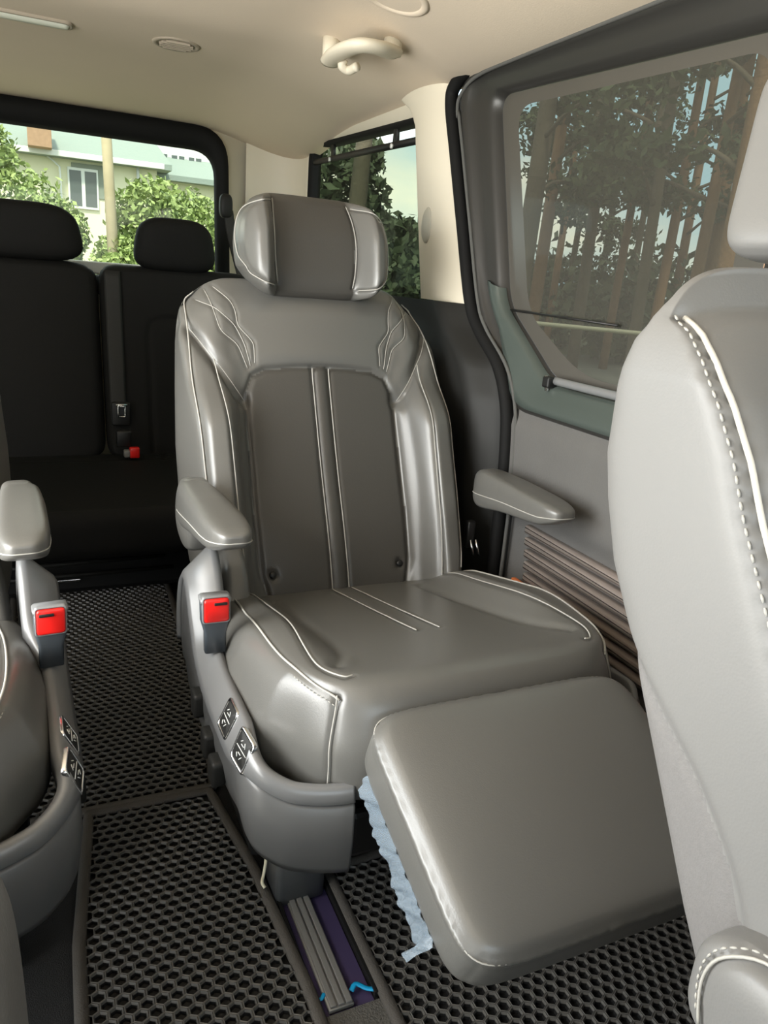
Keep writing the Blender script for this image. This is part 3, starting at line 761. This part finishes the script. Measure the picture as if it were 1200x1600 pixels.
        # padded hinge drum behind the arm
        if s < 0: Dm = Soft((20, 40, 40), (4, 2.3, 2.3), lambda a, b, c, s=s: np.c_[CX+s*.316+a*.034, 1.335+b*.066, .555+c*.066])
        if s < 0: Dm.build('armrest_hinge', LEATHER, t)
    # ---------------- side wing / recliner cover low on the backrest
    for s in (-1,):
        W_ = Soft((20, 40, 50), (4, 2.6, 3), lambda a, b, c, s=s: np.c_[CX+s*(.262-.008*c)+a*.030, 1.285+b*(.085-.02*c)+.040*c, .385+c*.110])
        W_.build('recliner_cover', LEATHER, t)
    # ---------------- base skirt: follows a plan path, slanted trim on top
    path = [(-.212, .752, .350, .210), (-.235, .756, .349, .211), (-.268, .766, .349, .213), (-.302, .782, .353, .217), (-.335, .812, .368, .230), (-.351, .860, .384, .236), (-.357, .94, .394, .226), (-.359, 1.03, .402, .218), (-.360, 1.10, .428, .216), (-.360, 1.145, .470, .216), (-.360, 1.18, .515, .215), (-.360, 1.215, .532, .216), (-.360, 1.255, .505, .225), (-.359, 1.285, .44, .235), (-.357, 1.30, .37, .25)]
    Pp = smooth_poly(path, 8)
    T = np.gradient(Pp[:, :2], axis=0); T /= np.linalg.norm(T, axis=1)[:, None]; NN = np.c_[T[:, 1], -T[:, 0]]   # inward normal candidates
    if (NN[:, 0]*(0-Pp[:, 0])).sum() < 0: NN = -NN
    def trim_sl(y):
        k = sstep(.80, .90, y); return .010+.016*k+.020*sstep(1.06, 1.14, y), .020+.030*k
    for s in (-1, 1):
        loopsU = []; loopsL = []
        for (x, y, zt_, zb), n in zip(Pp, NN):
            if s > 0: zt_ = min(zt_, .375)
            def pt(ins, z): return (CX+(-s)*(x+n[0]*ins)*1.0, y+n[1]*ins, z)
            k = sstep(.80, .90, y)
            sl_, bd = trim_sl(y)
            loopsU.append([pt(sl_+.012, zt_-.030), pt(sl_+.010, zt_-.004), pt(sl_+.004, zt_), pt(sl_-.002, zt_-.002), pt(.006, zt_-bd+.010), pt(.001, zt_-bd), pt(.010, zt_-bd-.006)])
            # upper skirt continues down to lower skirt
            loopsL.append([pt(.010, zt_-bd-.004), pt(.002+.010*k, zt_-bd-.010), pt(.000+.014*k, (zt_-bd)*.5+zb*.5), pt(.006+.016*k, zb+.012), pt(.010+.016*k, zb), pt(.030, zb+.002)])
        V, F = loft(loopsL, closed=False); sk = mesh_obj('base_skirt', V, F, PLASTIC if s < 0 or True else PLASTIC, t)
        m_ = sk.modifiers.new('thickness', 'SOLIDIFY'); m_.thickness = .004
        V, F = loft(loopsU, closed=False); tr = mesh_obj('base_trim', V, F, PLASTIC_M, t)
        m_ = tr.modifiers.new('thickness', 'SOLIDIFY'); m_.thickness = .002
    # front closing panel between the two skirts (dark, set back)
    box('base_frame', (CX, 1.12, .235), (.20, .33, .040), BLACK, t, .01)
    for s in (-1, 1):
        for yy, z1 in ((.958, .215), (1.36, .20)):
            V, F = loft([[(CX+s*.219+a, yy+b, z) for a, b in rloop([(-.043, -.036), (.043, -.036), (.043, .036), (-.043, .036)], .014, 4)] for z in (.003, .10, z1)], True, True, True)
            mesh_obj('foot', V, F, PLASTIC, t)
    box('power_shroud', (CX-.258, 1.13, .12), (.030, .14, .07), BLACK, t, .01)
    # ---------------- seat switches on the slanted trim (aisle side only)
    def on_skirt(y, drop, ins):
        i = int(np.argmin(np.abs(Pp[:, 1]-y)+(Pp[:, 1] < .8)*0)); x, yy, zt_, zb = Pp[i]; n = NN[i]
        return np.array([CX+x+n[0]*ins, yy+n[1]*ins, zt_-drop]), np.array([*T[i], 0.])
    for kk, (yy, lab) in enumerate(((.930, 2), (.850, 1))):
        i = int(np.argmin(np.abs(Pp[:, 1]-yy))); x, y_, zt_, zb = Pp[i]
        sl_, bd = trim_sl(y_)
        n3 = np.array([NN[i][0], NN[i][1], 0]); tdir = np.array([T[i][0], T[i][1], (Pp[i+1][2]-Pp[i-1][2])/np.linalg.norm(Pp[i+1][:2]-Pp[i-1][:2])]); tdir /= np.linalg.norm(tdir)
        top = np.array([CX+x, y_, zt_-.002])+n3*(sl_-.002); bot = np.array([CX+x, y_, zt_-bd+.010])+n3*.006
        up_ = (top-bot); up_ /= np.linalg.norm(up_); nn = np.cross(up_, tdir); nn /= np.linalg.norm(nn)
        if nn[0] > 0: nn = -nn
        c0 = (top+bot)/2+nn*.0015
        def R3(loop, h): return [c0+tdir*a+up_*b+nn*h for a, b in loop]
        w_ = .021
        q0 = rloop([(-w_, -w_*1.1), (w_, -w_*1.1), (w_, w_*1.1), (-w_, w_*1.1)], .006, 4)
        V, F = loft([R3(q0, -.004), R3(q0, .002), R3(q0*.96, .0028), R3(q0*.86, .0026), R3(q0*.84, .001)]); fr = mesh_obj('switch', V, F, CHROME, t)
        V, F = loft([R3(q0*.85, .0012), R3(q0*.80, .0024), R3(q0*.02, .0030)], True, False, True); sub(mesh_obj('switch_rocker', V, F, PLASTIC_D), fr)
        ic = MB()
        def seg(a, b): ic.add(*tube_vf([c0+tdir*a[0]+up_*a[1]+nn*.0032, c0+tdir*b[0]+up_*b[1]+nn*.0032], .0007, 4))
        seg((-.014, 0), (.014, 0))
        for sy in (-1, 1):
            seg((-.006, sy*.006), (-.002, sy*.012)); seg((-.002, sy*.006), (.005, sy*.006)); seg((.004, sy*.012), (.008, sy*.008))
        sub(ic.build('switch_icon', WHITE), fr)
    # knobs on the dark lower side
    for yy, zz in ((1.10, .300), (1.02, .275), (.965, .262)):
        i = int(np.argmin(np.abs(Pp[:, 1]-yy))); x = CX+Pp[i][0]
        rounded_slab('adjuster_knob', rloop([(yy-.018, zz-.022), (yy+.018, zz-.022), (yy+.018, zz+.022), (yy-.018, zz+.022)], .008, 4), .022, PLASTIC_D, t, .005, 'x', x+.006)
    # ---------------- belt buckle (aisle side)
    bx, by, bz = CX-.337, 1.06, .508
    Bd = np.array([-.02, -.05, 1.0]); Bd /= np.linalg.norm(Bd); Bn = np.cross(Bd, [1, 0, 0]); Bn /= np.linalg.norm(Bn)
    if Bn[1] > 0: Bn = -Bn
    def bl(w, d, h): return [np.array([bx, by, bz])+np.array([1, 0, 0])*a+Bn*b+Bd*h for a, b in rloop([(-w, -d), (w, -d), (w, d), (-w, d)], min(w, d)*.5, 4)]
    V, F = loft([bl(.017, .009, -.095), bl(.017, .010, -.06), bl(.022, .012, -.04), bl(.023, .013, .0)], True, True, True); bc = mesh_obj('belt_buckle', V, F, BUCK, t)
    V, F = loft([bl(.0235, .0135, -.006), bl(.0245, .0145, .0), bl(.0225, .0125, .003)], True, True, True); sub(mesh_obj('buckle_rim', V, F, PLASTIC_L), bc)
    # the red release key wraps the top of the front face
    kn = np.array([bx, by, bz])
    def kl(w, h0, h1, off):
        return [kn+np.array([1, 0, 0])*a+Bd*b+Bn*(.0128+off) for a, b in rloop([(-w, h0), (w, h0), (w, h1), (-w, h1)], .005, 4)]
    V, F = loft([kl(.019, -.036, .004, -.002), kl(.019, -.036, .004, .003), kl(.017, -.034, .002, .0045)], True, True, True); sub(mesh_obj('release_button', V, F, RED), bc)
    V, F = box_vf(kn+np.array([.006, 0, 0])+Bd*-.004+Bn*.0165, (.010, .003, .0022), .0008); sub(mesh_obj('tongue_slot', V, F, BLACK), bc)
    V, F = loft([kl(.0215, -.039, .007, -.006), kl(.0215, -.039, .007, .001), kl(.0195, -.037, .005, .0015), kl(.0195, -.037, .005, -.002)]); sub(mesh_obj('button_surround', V, F, PLASTIC_L), bc)
    return t
chair = captain_chair()
chairL = copy_tree(chair); chairL.location = (-.35, 1.10, 0); chairL.rotation_euler = (0, 0, math.radians(4)); chairL.scale = (-1, 1, 1)
chairL['label'] = 'grey leather captain chair at the left edge, only its armrest and seat corner showing'

# ================================================================== FRONT PASSENGER SEAT (large, light, at the right edge)
def front_seat(cx, sgn, label, arm_up=False):
    t = thing('front_seat', label, 'seat', (cx, .30, 0), 'front row seats')
    zf = [.42, .58, .657, .742, .80, .87, .904, .939, .967, .986, .995, 1.02]
    yff = [.09, .155, .187, .224, .256, .300, .318, .343, .369, .392, .415, .425]
    zs = [.42, .54, .58, .657, .742, .80, .847, .883, .936, .975, .99, 1.01]
    yr = [.235, .272, .299, .344, .394, .432, .450, .459, .458, .450, .440, .430]
    yf = [.10, .155, .172, .205, .250, .285, .318, .340, .372, .402, .412, .415]
    hw = .245
    def d(a, b, c):
        z = .42+.302*(c+1)
        yR = np.interp(z, zs, yr); yF = np.interp(z, zf, yff)
        w = np.interp(z, [.42, .6, .85, .95, 1.0], [.256, .256, .256, .256, .248])
        x = a*w; ax_ = np.abs(a)
        yy = yF+(yR-yF)*(b+1)/2
        fr = sstep(.3, -.7, b)
        yy = yy + fr*.040*(1-sstep(.55, .9, ax_))*(1-sstep(.85, 1.0, z)) + (1-fr)*.02*(1-ax_**2)
        z = z - .010*sstep(.6, 1, ax_)**2*sstep(.7, 1, c) + .008*(1-ax_**2)*sstep(.6, 1, c)
        return np.c_[cx+x, yy, z]
    S = Soft((80, 80, 160), (12, 10, 14), d)
    SIDE = (-1, 0, 0); yz = [1, 2]
    mb = MB(); wp = MB()
    for s in (-1, 1):
        low = [(.462, .855), (.442, .800), (.415, .765), (.376, .735), (.335, .705), (.300, .680), (.262, .640), (.240, .600), (.225, .54)]
        q = smooth_poly(low, 6); S.groove(q, yz, (s, 0, 0), .005, .003, .1)
    for s in (-1, 1):
        pip = [(.423, .992), (.406, .990), (.388, .980), (.366, .957), (.345, .925), (.325, .888), (.307, .852), (.283, .80), (.24, .715), (.20, .63)]
        def edge(a_, b_, c0, c1, n=70):
            out = []
            for c_ in np.linspace(c0, c1, n):
                v = np.array([s*a_, b_, c_]); r = (abs(v[0])**12+abs(v[1])**10+abs(v[2])**14)**(1/12.); v = v/r
                out.append(d(v[0:1], v[1:2], v[2:3])[0])
            return np.array(out)
        def cut(pts, depth, w):
            dd = np.full(len(S.P0), 9.)
            for p in pts[::2]: dd = np.minimum(dd, np.linalg.norm(S.P0-p, axis=1))
            S.P -= S.N0*(depth*np.exp(-(dd/w)**2))[:, None]
        e1 = edge(1.0, -.97, .97, -.8); cut(e1, .003, .006); wp.add(*tube_vf(e1, .0021, 8))
        e2 = edge(1.0, -.84, .95, -.8); cut(e2, .0012, .006); dashes(mb, e2, .0011, .0055, .003)
    # textured shell below the seam
    C = S.P0[S.F].mean(1); yl = np.interp(C[:, 2], [.42, .54, .60, .64, .68, .705, .735, .765, .80, .855], [.21, .225, .240, .262, .300, .335, .376, .415, .442, .462])
    S.mi[(C[:, 1] > yl) & (C[:, 2] < .855)] = 1
    Nf = S.N0[S.F].mean(1); S.mi[(Nf[:, 1] > .75)] = 1
    bk = S.build('backrest', LEATHER_F, t, [LEATHER_F, SHELL_F]); 
    build_each(wp, 'piping', PIPING_W, bk); build_each(mb, 'stitching', STITCH, bk)
    # head restraint
    def h(a, b, c):
        x = a*(.110-.036*c); z = 1.124+.088*c; return np.c_[cx+.022+x, .480+.050*b+.28*(z-1.10)-.03*sstep(.4, 1, np.abs(a))*(b < 0), z]
    H = Soft((50, 30, 40), (8, 5, 8), h); H.build('head_restraint', LEATHER_F, t)
    for s in (-1, 1): tube('head_restraint_post', [(cx+s*.062, .425, .98), (cx+s*.062, .462, 1.05)], .007, PLASTIC_D, t, n=12)
    # cushion and base
    Q = Soft((50, 50, 20), (5, 6, 4), lambda a, b, c: np.c_[cx+a*.25, -.03+b*.26, .44-.05*b+c*.075+.02*(np.abs(a) > .7)*(c > 0)]); Q.build('seat_cushion', LEATHER_F, t)
    box('base', (cx, .0, .17), (.20, .20, .165), BLACK, t, .02)
    # folded / lowered aisle armrest
    s = -sgn
    ax0 = cx+s*(.262)
    if not arm_up:
        def ad(a, b, c):
            ty = (b+1)/2; y = -.08+.335*ty; top = np.interp(ty, [0, 1], [.645, .625]); th = np.interp(ty, [0, .6, 1], [.055, .075, .105])
            return np.c_[ax0+a*.034, y, top-th/2+c*th/2]
        A = Soft((26, 70, 26), (4, 4.5, 3.6), ad)
        q = smooth_poly([(-.06, .62), (.05, .627), (.18, .630), (.225, .615), (.238, .585), (.232, .55)], 6)
        mm = MB()
        for sd in (s,):
            A.groove(q, yz, (sd, 0, 0), .004, .003, .1); p, _ = A.on(q, yz, (sd, 0, 0), .1, off=.0004); mm.add(*tube_vf(p, .0012, 5)); dashes(mm, p+np.array([0, .003, .004]), .001)
        aa = A.build('armrest', LEATHER_F, t); build_each(mm, 'stitching', STITCH, aa)
    else:
        A = Soft((20, 30, 60), (5, 5, 6), lambda a, b, c: np.c_[cx+s*.340+a*.034, .300+b*.050, .51+c*.22]); A.build('armrest', LEATHER_D, t)
    return t
front_seat(.655, 1, 'light grey leather front seat filling the right edge of the view')
front_seat(-.40, -1, 'front seat at the lower left corner, only a strip of its upright armrest showing', True)

# ================================================================== REAR BENCH
bn = thing('rear_bench', 'black leather three-seat rear bench with two head restraints in view below the tailgate window', 'bench seat', (.12, 2.45, 0))
def bench_back(x0, x1, name='backrest', inset=None, ztop=.975):
    def d(a, b, c):
        t_ = (c+1)/2; x = (x0+x1)/2+a*(x1-x0)/2; z = .33+(ztop-.33)*t_; y = 2.66+.12*t_+.055*b-.0*a
        return np.c_[x, y+.012*(b < 0)*(np.abs(a)**4), z]
    S = Soft((60, 14, 80), (14, 5, 16), d)
    if inset: 
        q = dens(inset, .01); S.groove(q, [0, 2], FR, .007, .007, .2)
    return S.build(name, BENCH, bn)
bench_back(-.72, .183, inset=None)
bench_back(.187, .70, inset=[(.335, .34), (.335, .76), (.345, .795), (.375, .81), (.64, .81), (.66, .79), (.66, .34)])
Sc = Soft((100, 60, 24), (16, 5, 4), lambda a, b, c: np.c_[.0+a*.70, 2.345+b*.30, .275+c*.078+.010*b])
Sc.groove([(.36, 2.02), (.36, 2.6)], [0, 1], (0, 0, 1), .005, .006, .1); Sc.groove([(.36, .18), (.36, .36)], [0, 2], FR, .005, .006, -.2)
Sc.groove([(-.7, 2.53), (.7, 2.53)], [0, 1], (0, 0, 1), .006, .004, .1)
Sc.build('seat_cushion', BENCH, bn)
for cxh, wh, zc in ((-.035, .172, 1.058), (.435, .132, 1.050)):
    Hh = Soft((50, 24, 40), (3.6, 3, 3.4), lambda a, b, c, cxh=cxh, wh=wh, zc=zc: np.c_[cxh+a*wh*(1-.10*c), 2.76+.050*b, zc+.088*c])
    Hh.build('head_restraint', BENCH, bn)
    for s in (-1, 1): tube('head_restraint_post', [(cxh+s*.05, 2.775, .93), (cxh+s*.05, 2.77, 1.0)], .007, BLACK, bn)
box('under_frame', (.0, 2.42, .10), (.66, .20, .075), BLACK, bn, .02)
tube('frame_bar', [(-.3, 2.13, .155), (.30, 2.13, .165)], .008, PLASTIC_D, bn); tube('frame_bar', [(-.3, 2.17, .105), (.33, 2.17, .11)], .007, PLASTIC_D, bn)
box('latch_plate', (.03, 2.21, .075), (.035, .004, .004), CHROME, bn, .001)
tag(tube('sill_strip', [(-.14, 2.452, .018), (.10, 2.456, .020), (.30, 2.460, .016)], .006, CHROME, flat=(.012, .006), up=(0, 0, 1)), 'thin bright metal strip across the floor at the far end of the aisle mat', 'strip')
# centre belt lying down the bench back with tongue and buckles
sbt = thing('seat_belt', 'black centre seat belt hanging down the rear bench back with its metal tongue', 'seat belt', (.22, 2.65, .4))
by_ = lambda z: 2.66+.12*(z-.33)/.645-.055-.010
tube('webbing', [(.225, by_(z)+.004, z) for z in np.linspace(.955, .46, 20)], .02, BELT, sbt, n=8, flat=(.026, .0015), up=(0, -1, 0))
rounded_slab('tongue_holder', rloop([(.202, .455), (.262, .455), (.262, .535), (.202, .535)], .008, 3), .018, BLACK, sbt, .004, 'y', by_(.5)-.002)
tg = MB()
def rect_ring(cx_, cz, w, h, r, y):
    P = [(cx_-w, y, cz-h), (cx_+w, y, cz-h), (cx_+w, y, cz+h), (cx_-w, y, cz+h)]; return tube_vf(dens(np.array(P+P[:1]), .01)[:-1], r, 6, closed=True)
tg.add(*rect_ring(.233, .505, .011, .018, .0035, by_(.5)-.016)); tg.add(*tube_vf([(.215, by_(.5)-.016, .527), (.251, by_(.5)-.016, .527)], .004, 6))
tg.build('tongue', CHROME, sbt)
sb2 = thing('belt_buckle', 'black bench belt buckle with a red button on the seat cushion', 'buckle', (.24, 2.60, .36))
V, F = box_vf((.232, 2.555, .425), (.024, .014, .028), .006); mesh_obj('body', V, F, BLACK, sb2)
V, F = box_vf((.262, 2.530, .383), (.016, .012, .018), .005); mesh_obj('red_button', V, F, RED, sb2)
V, F = box_vf((.238, 2.530, .380), (.010, .012, .012), .004); mesh_obj('latch', V, F, RAIL_M, sb2)
# right rear shoulder belt with guide on the column
sb3 = thing('seat_belt', 'dark shoulder belt hanging from its guide at the right rear corner column', 'seat belt', (.68, 2.9, 1.15))
Gd = Soft((12, 12, 20), (3, 3, 3), lambda a, b, c: np.c_[.640+a*.024, 2.90+b*.02, 1.205+c*.042]); Gd.build('guide', PLASTIC_D, sb3)
tube('webbing', smooth_poly([(.648, 2.895, 1.19), (.660, 2.88, 1.10), (.690, 2.86, .98), (.72, 2.82, .85)], 6), .02, BELT, sb3, n=8, flat=(.018, .0015), up=(0, -1, 0))
# captain chair's own shoulder belt beside the pillar cover
sb4 = thing('seat_belt', 'brown-grey belt strap standing between the captain chair and the dark pillar cover', 'seat belt', (.86, 1.4, .3))
tube('webbing', smooth_poly([(.872, 1.50, .10), (.868, 1.45, .22), (.860, 1.42, .34), (.862, 1.44, .43)], 8), .02, BELT_G, sb4, n=8, flat=(.022, .0015), up=(0, -1, .2))
b4 = MB(); b4.add(*box_vf((.872, 1.375, .455), (.010, .010, .032), .004)); b4.build('tongue_stop', BLACK, sb4)
for dx in (0, .014): tube('tongue_prong', [(.868+dx, 1.36, .445), (.874+dx, 1.350, .41)], .0028, CHROME, sb4)

# ================================================================== OUTSIDE
GZ = -.45
tag(mesh_obj('ground', *grid(lambda u, v: (-60+140*u, -40+180*v, GZ), 4, 4), GRASS), kind='structure')
tag(mesh_obj('bounce_slab', *grid(lambda u, v: (-7+6.1*u, -5+12*v, GZ+.012), 2, 2), mat('pale_bounce_slab', (.50, .46, .38), .9, var=(2, .08))), kind='structure')  # unseen pale slab added beside the van to bounce sunlight up to the ceiling
tag(mesh_obj('street', *grid(lambda u, v: (-60+140*u, 8+7*v, GZ+.01), 4, 2), ASPH), kind='structure')
H0 = 40.0
hs = thing('house', 'cream rendered house with a green-grey roof behind the tailgate window', 'house', (2.0, H0, GZ))
def hz(z): return 1+(z-1)*2
bxs = MB(); bxs.add(*box_vf((0.3, H0+4, (GZ+hz(3.12))/2), (5.2, 4, (hz(3.12)-GZ)/2), 0)); bxs.build('wall', WALLH, hs, smooth=False)
b2 = MB(); b2.add(*box_vf((7.6, H0+5.5, (GZ+hz(3.02))/2), (2.6, 4, (hz(3.02)-GZ)/2), 0)); b2.build('side_wing', WALLH, hs, smooth=False)
def roof_mesh(x0, x1, y0, y1, z0, z1, name):
    V = [(x0, y0, z0), (x1, y0, z0), (x1-2.0, (y0+y1)/2, z1), (x0+2.0, (y0+y1)/2, z1), (x0, y1, z0), (x1, y1, z0)]
    V += [(a, b, c-.25) for a, b, c in (V[0], V[1], V[5], V[4])]
    F = [(0, 1, 2, 3), (4, 3, 2, 5), (0, 3, 4), (1, 5, 2), (0, 6, 7, 1), (1, 7, 8, 5), (5, 8, 9, 4), (4, 9, 6, 0), (6, 9, 8, 7)]
    return mesh_obj(name, V, F, ROOFH, hs, smooth=False)
roof_mesh(-5.6, 6.1, H0-.7, H0+8.7, hz(3.16), hz(5.0), 'roof'); roof_mesh(4.6, 10.8, H0+.8, H0+10, hz(3.02), hz(4.6), 'roof')
box('eave_board', (0.25, H0-.62, hz(3.10)), (5.5, .12, .12), WHITE, hs, .02)
box('chimney', (.42, H0-1.0, hz(3.45)), (.48, .5, .62), BRICK, hs, .02)
def win(cx_, cz, w, h, y):
    f = box('window', (cx_, y, cz), (w, .06, h), WHITE, hs, .02)
    for k in range(2):
        sub(box('pane', (cx_-w*.5+k*w, y-.06, cz), (w*.38, .02, h*.86), WINH), f)
win(2.18, hz(2.44), .66, .88, H0-.05)
rc = box('window_recess', (2.6, H0-.02, hz(2.62)), (.9, .04, .72), mat('shutter_grey', (.22, .25, .21), .7), hs, .01)
for k in range(3): win(6.0+.85*k, hz(3.42)-.1, .36, .42, H0+2.2)
box('dormer', (6.9, H0+3.2, hz(3.45)), (1.6, 1.0, .75), WHITE, hs, .03)
tube('downpipe', [(4.6, H0-.2, hz(3.1)), (4.7, H0-.2, GZ)], .07, WHITE, hs)
tube('downpipe', [(.65, H0-.15, hz(3.08)), (1.2, H0-.15, hz(2.85)), (1.25, H0-.15, GZ)], .05, WHITE, hs)
tag(tube('utility_pole', [(1.06, 12, GZ), (.93, 12, 4.5)], [.085, .06], WOODP, n=14), 'pale wooden utility pole standing in front of the cream house', 'pole')

def leaves(mb, c, rad, n, size, shell=.55, flat=1.0):
    c = np.array(c, float); rad = np.array(rad, float)
    for _ in range(n):
        v = RNG.normal(size=3); v /= np.linalg.norm(v); r = shell+(1-shell)*RNG.random()
        lump = 1+.22*noise.noise(Vector(tuple(v*2.3+c)))
        p = c+v*rad*r*lump
        a = RNG.normal(size=3); a /= np.linalg.norm(a); b = np.cross(a, RNG.normal(size=3)); b /= np.linalg.norm(b); s = size*(.6+.8*RNG.random())
        k = len(mb.V); mb.V += [tuple(p-a*s), tuple(p+b*s*.5), tuple(p+a*s), tuple(p-b*s*.5)]; mb.F.append((k, k+1, k+2, k+3)); mb.I.append(0)
def bush(name, label, cat, blobs, base, size, n, m=LEAF, group=None, trunk=None):
    t = thing(name, label, cat, (*base, GZ), group)
    mb = MB()
    for (c, r) in blobs: leaves(mb, c, r, n, size)
    mb.build('foliage', m, t, smooth=False)
    tk = MB()
    for (c, r) in blobs:
        tk.add(*tube_vf(smooth_poly([(base[0], base[1], GZ), ((base[0]+c[0])/2+.1, (base[1]+c[1])/2, (GZ+c[2])/2), c], 5), np.linspace(.07, .02, 11), 7))
    tk.build('trunk', BARK_G, t)
    return t
bush('garden_tree', 'bright green bush left of the pole, seen over the left head restraint', 'bush', [((-.5, 13, 1.6), (.95, .8, .75)), ((-.9, 13, 2.35), (.7, .7, .5)), ((.25, 13, 1.25), (.55, .6, .55))], (-.5, 13), .05, 3200)
bush('garden_tree', 'bright green bush right of the pole, between the two head restraints', 'bush', [((1.6, 12.5, 1.55), (.60, .6, .62)), ((2.2, 12.8, 1.45), (.7, .6, .62)), ((1.25, 12.2, .85), (.55, .5, .5)), ((2.6, 12.5, 1.05), (.5, .5, .6))], (1.7, 12.5), .05, 3000)
bush('broadleaf_tree', 'dark leafy tree filling the quarter window above the head restraint', 'tree', [((4.75, 13, 2.35), (.95, .8, .75)), ((4.55, 13, 1.5), (1.1, .9, .8)), ((5.3, 12.6, 1.0), (1.0, .9, .7)), ((6.1, 13.0, 1.55), (.9, .8, .55)), ((5.2, 13.2, 3.0), (.45, .5, .35))], (4.7, 13.2), .10, 1700, LEAF_D)
tag(tube('tree_trunk', smooth_poly([(4.72, 12.0, GZ), (4.75, 12, 1.5), (4.86, 12, 3.6)], 8), np.linspace(.20, .12, 17), BARK_G, n=12), 'thick grey trunk in the middle of the quarter window', 'trunk')
bush('broadleaf_tree', 'dark low hedge tree at the foot of the quarter window beside the pillar', 'tree', [((6.7, 14, 1.0), (1.5, .9, .9)), ((8.3, 15, 1.3), (1.5, .9, .9)), ((3.2, 14.5, .7), (1.6, .9, .8))], (6.7, 14.2), .11, 1500, LEAF_D)

# pine wood seen through the sliding-door glass
def pine(x, y, r, hgt, lean, k, red):
    t = thing('pine_tree', None, 'tree', (x, y, GZ), 'pines beyond the sliding door')
    top = (x+lean, y+lean*.5, GZ+hgt)
    tube('trunk', smooth_poly([(x, y, GZ), (x+lean*.4+.04, y, GZ+hgt*.5), top], 8), np.linspace(r, r*.55, 17), BARK if red else BARK_G, t, n=12)
    mb = MB(); 
    br = MB()
    for j in range(k):
        zz = 2.2+(hgt-2.2)*(j+.5)/k*RNG.uniform(.85, 1.05); ang = RNG.uniform(0, 2*math.pi); ln = RNG.uniform(.7, 1.7)
        c = np.array([x+lean*zz/hgt+math.cos(ang)*ln, y+math.sin(ang)*ln, zz+.15])
        br.add(*tube_vf(smooth_poly([(x+lean*zz/hgt, y, zz-.25), (c+np.array([x, y, zz]))/2, c], 4), np.linspace(.04, .012, 9), 5))
        leaves(mb, c, (RNG.uniform(.5, .95), RNG.uniform(.5, .95), RNG.uniform(.22, .42)), 230, .085, .2)
    mb.build('needles', NEEDLE, t, smooth=False); br.build('branches', BARK_G, t)
    return t
rays = [(1.497, 7.0, .17, 0), (1.424, 8.5, .13, 1), (1.36, 11.5, .10, 1), (1.313, 13.0, .09, 0), (1.26, 9.5, .12, 0), (1.21, 15.0, .11, 0), (1.165, 10.5, .09, 1), (1.127, 14.0, .10, 0), (1.09, 8.6, .10, 0), (1.05, 11.0, .11, 1), (1.01, 13.5, .12, 1), (.975, 9.0, .10, 1), (.945, 12.0, .12, 1), (.91, 7.6, .13, 1), (.885, 10.5, .12, 1), (.86, 8.4, .11, 1)]
side = ['reddish', 'grey']
plabs = ['grey pine trunk, leftmost of the pines seen through the door glass', 'reddish pine trunk, second from the left of the pines seen through the door glass', 'reddish pine trunk, third from the left of the pines seen through the door glass', 'grey pine trunk, fourth from the left of the pines seen through the door glass', 'grey pine trunk, fifth from the left of the pines seen through the door glass', 'grey pine trunk, sixth from the left of the pines seen through the door glass', 'reddish pine trunk, seventh from the left of the pines seen through the door glass', 'grey pine trunk, eighth from the left of the pines seen through the door glass', 'grey pine trunk, eighth from the right of the pines seen through the door glass', 'reddish pine trunk, seventh from the right of the pines seen through the door glass', 'reddish pine trunk, sixth from the right of the pines seen through the door glass', 'reddish pine trunk, fifth from the right of the pines seen through the door glass', 'reddish pine trunk, fourth from the right of the pines seen through the door glass', 'reddish pine trunk, third from the right of the pines seen through the door glass', 'reddish pine trunk, second from the right of the pines seen through the door glass', 'reddish pine trunk, rightmost of the pines seen through the door glass']
for i, (ratio, xd, r, red) in enumerate(rays):
    p = pine(xd, xd*ratio, r, RNG.uniform(7.5, 9.5), RNG.uniform(-.35, .35), 7, red); p['label'] = plabs[i]
for i, (x, y, z, rx) in enumerate([(12, 17.5, .6, 3.0), (13.5, 14.0, .7, 3.0), (15, 18, 1.2, 3.6), (9.5, 16.5, .7, 2.0)]):
    labs = ['dark undergrowth thicket at the left foot of the pines', 'dark undergrowth thicket at the right foot of the pines', 'dark thicket deepest behind the pines', 'small dark thicket behind the left pines']
    bush('thicket', labs[i], 'shrub', [((x, y, z), (rx, 1.4, 1.5)), ((x-.8, y-.8, z-.3), (rx*.7, 1.2, 1.1))], (x, y), .13, 1300, LEAF_D, 'undergrowth beyond the sliding door')
tag(tube('guard_rail', [(4.2, 9.0, .62), (7.5, 5.2, .62)], .025, mat('weathered_rail', (.28, .28, .22), .8), n=8), 'pale roadside rail low behind the door glass', 'rail')

for o in bpy.data.objects:
    if '_org' in o: del o['_org']
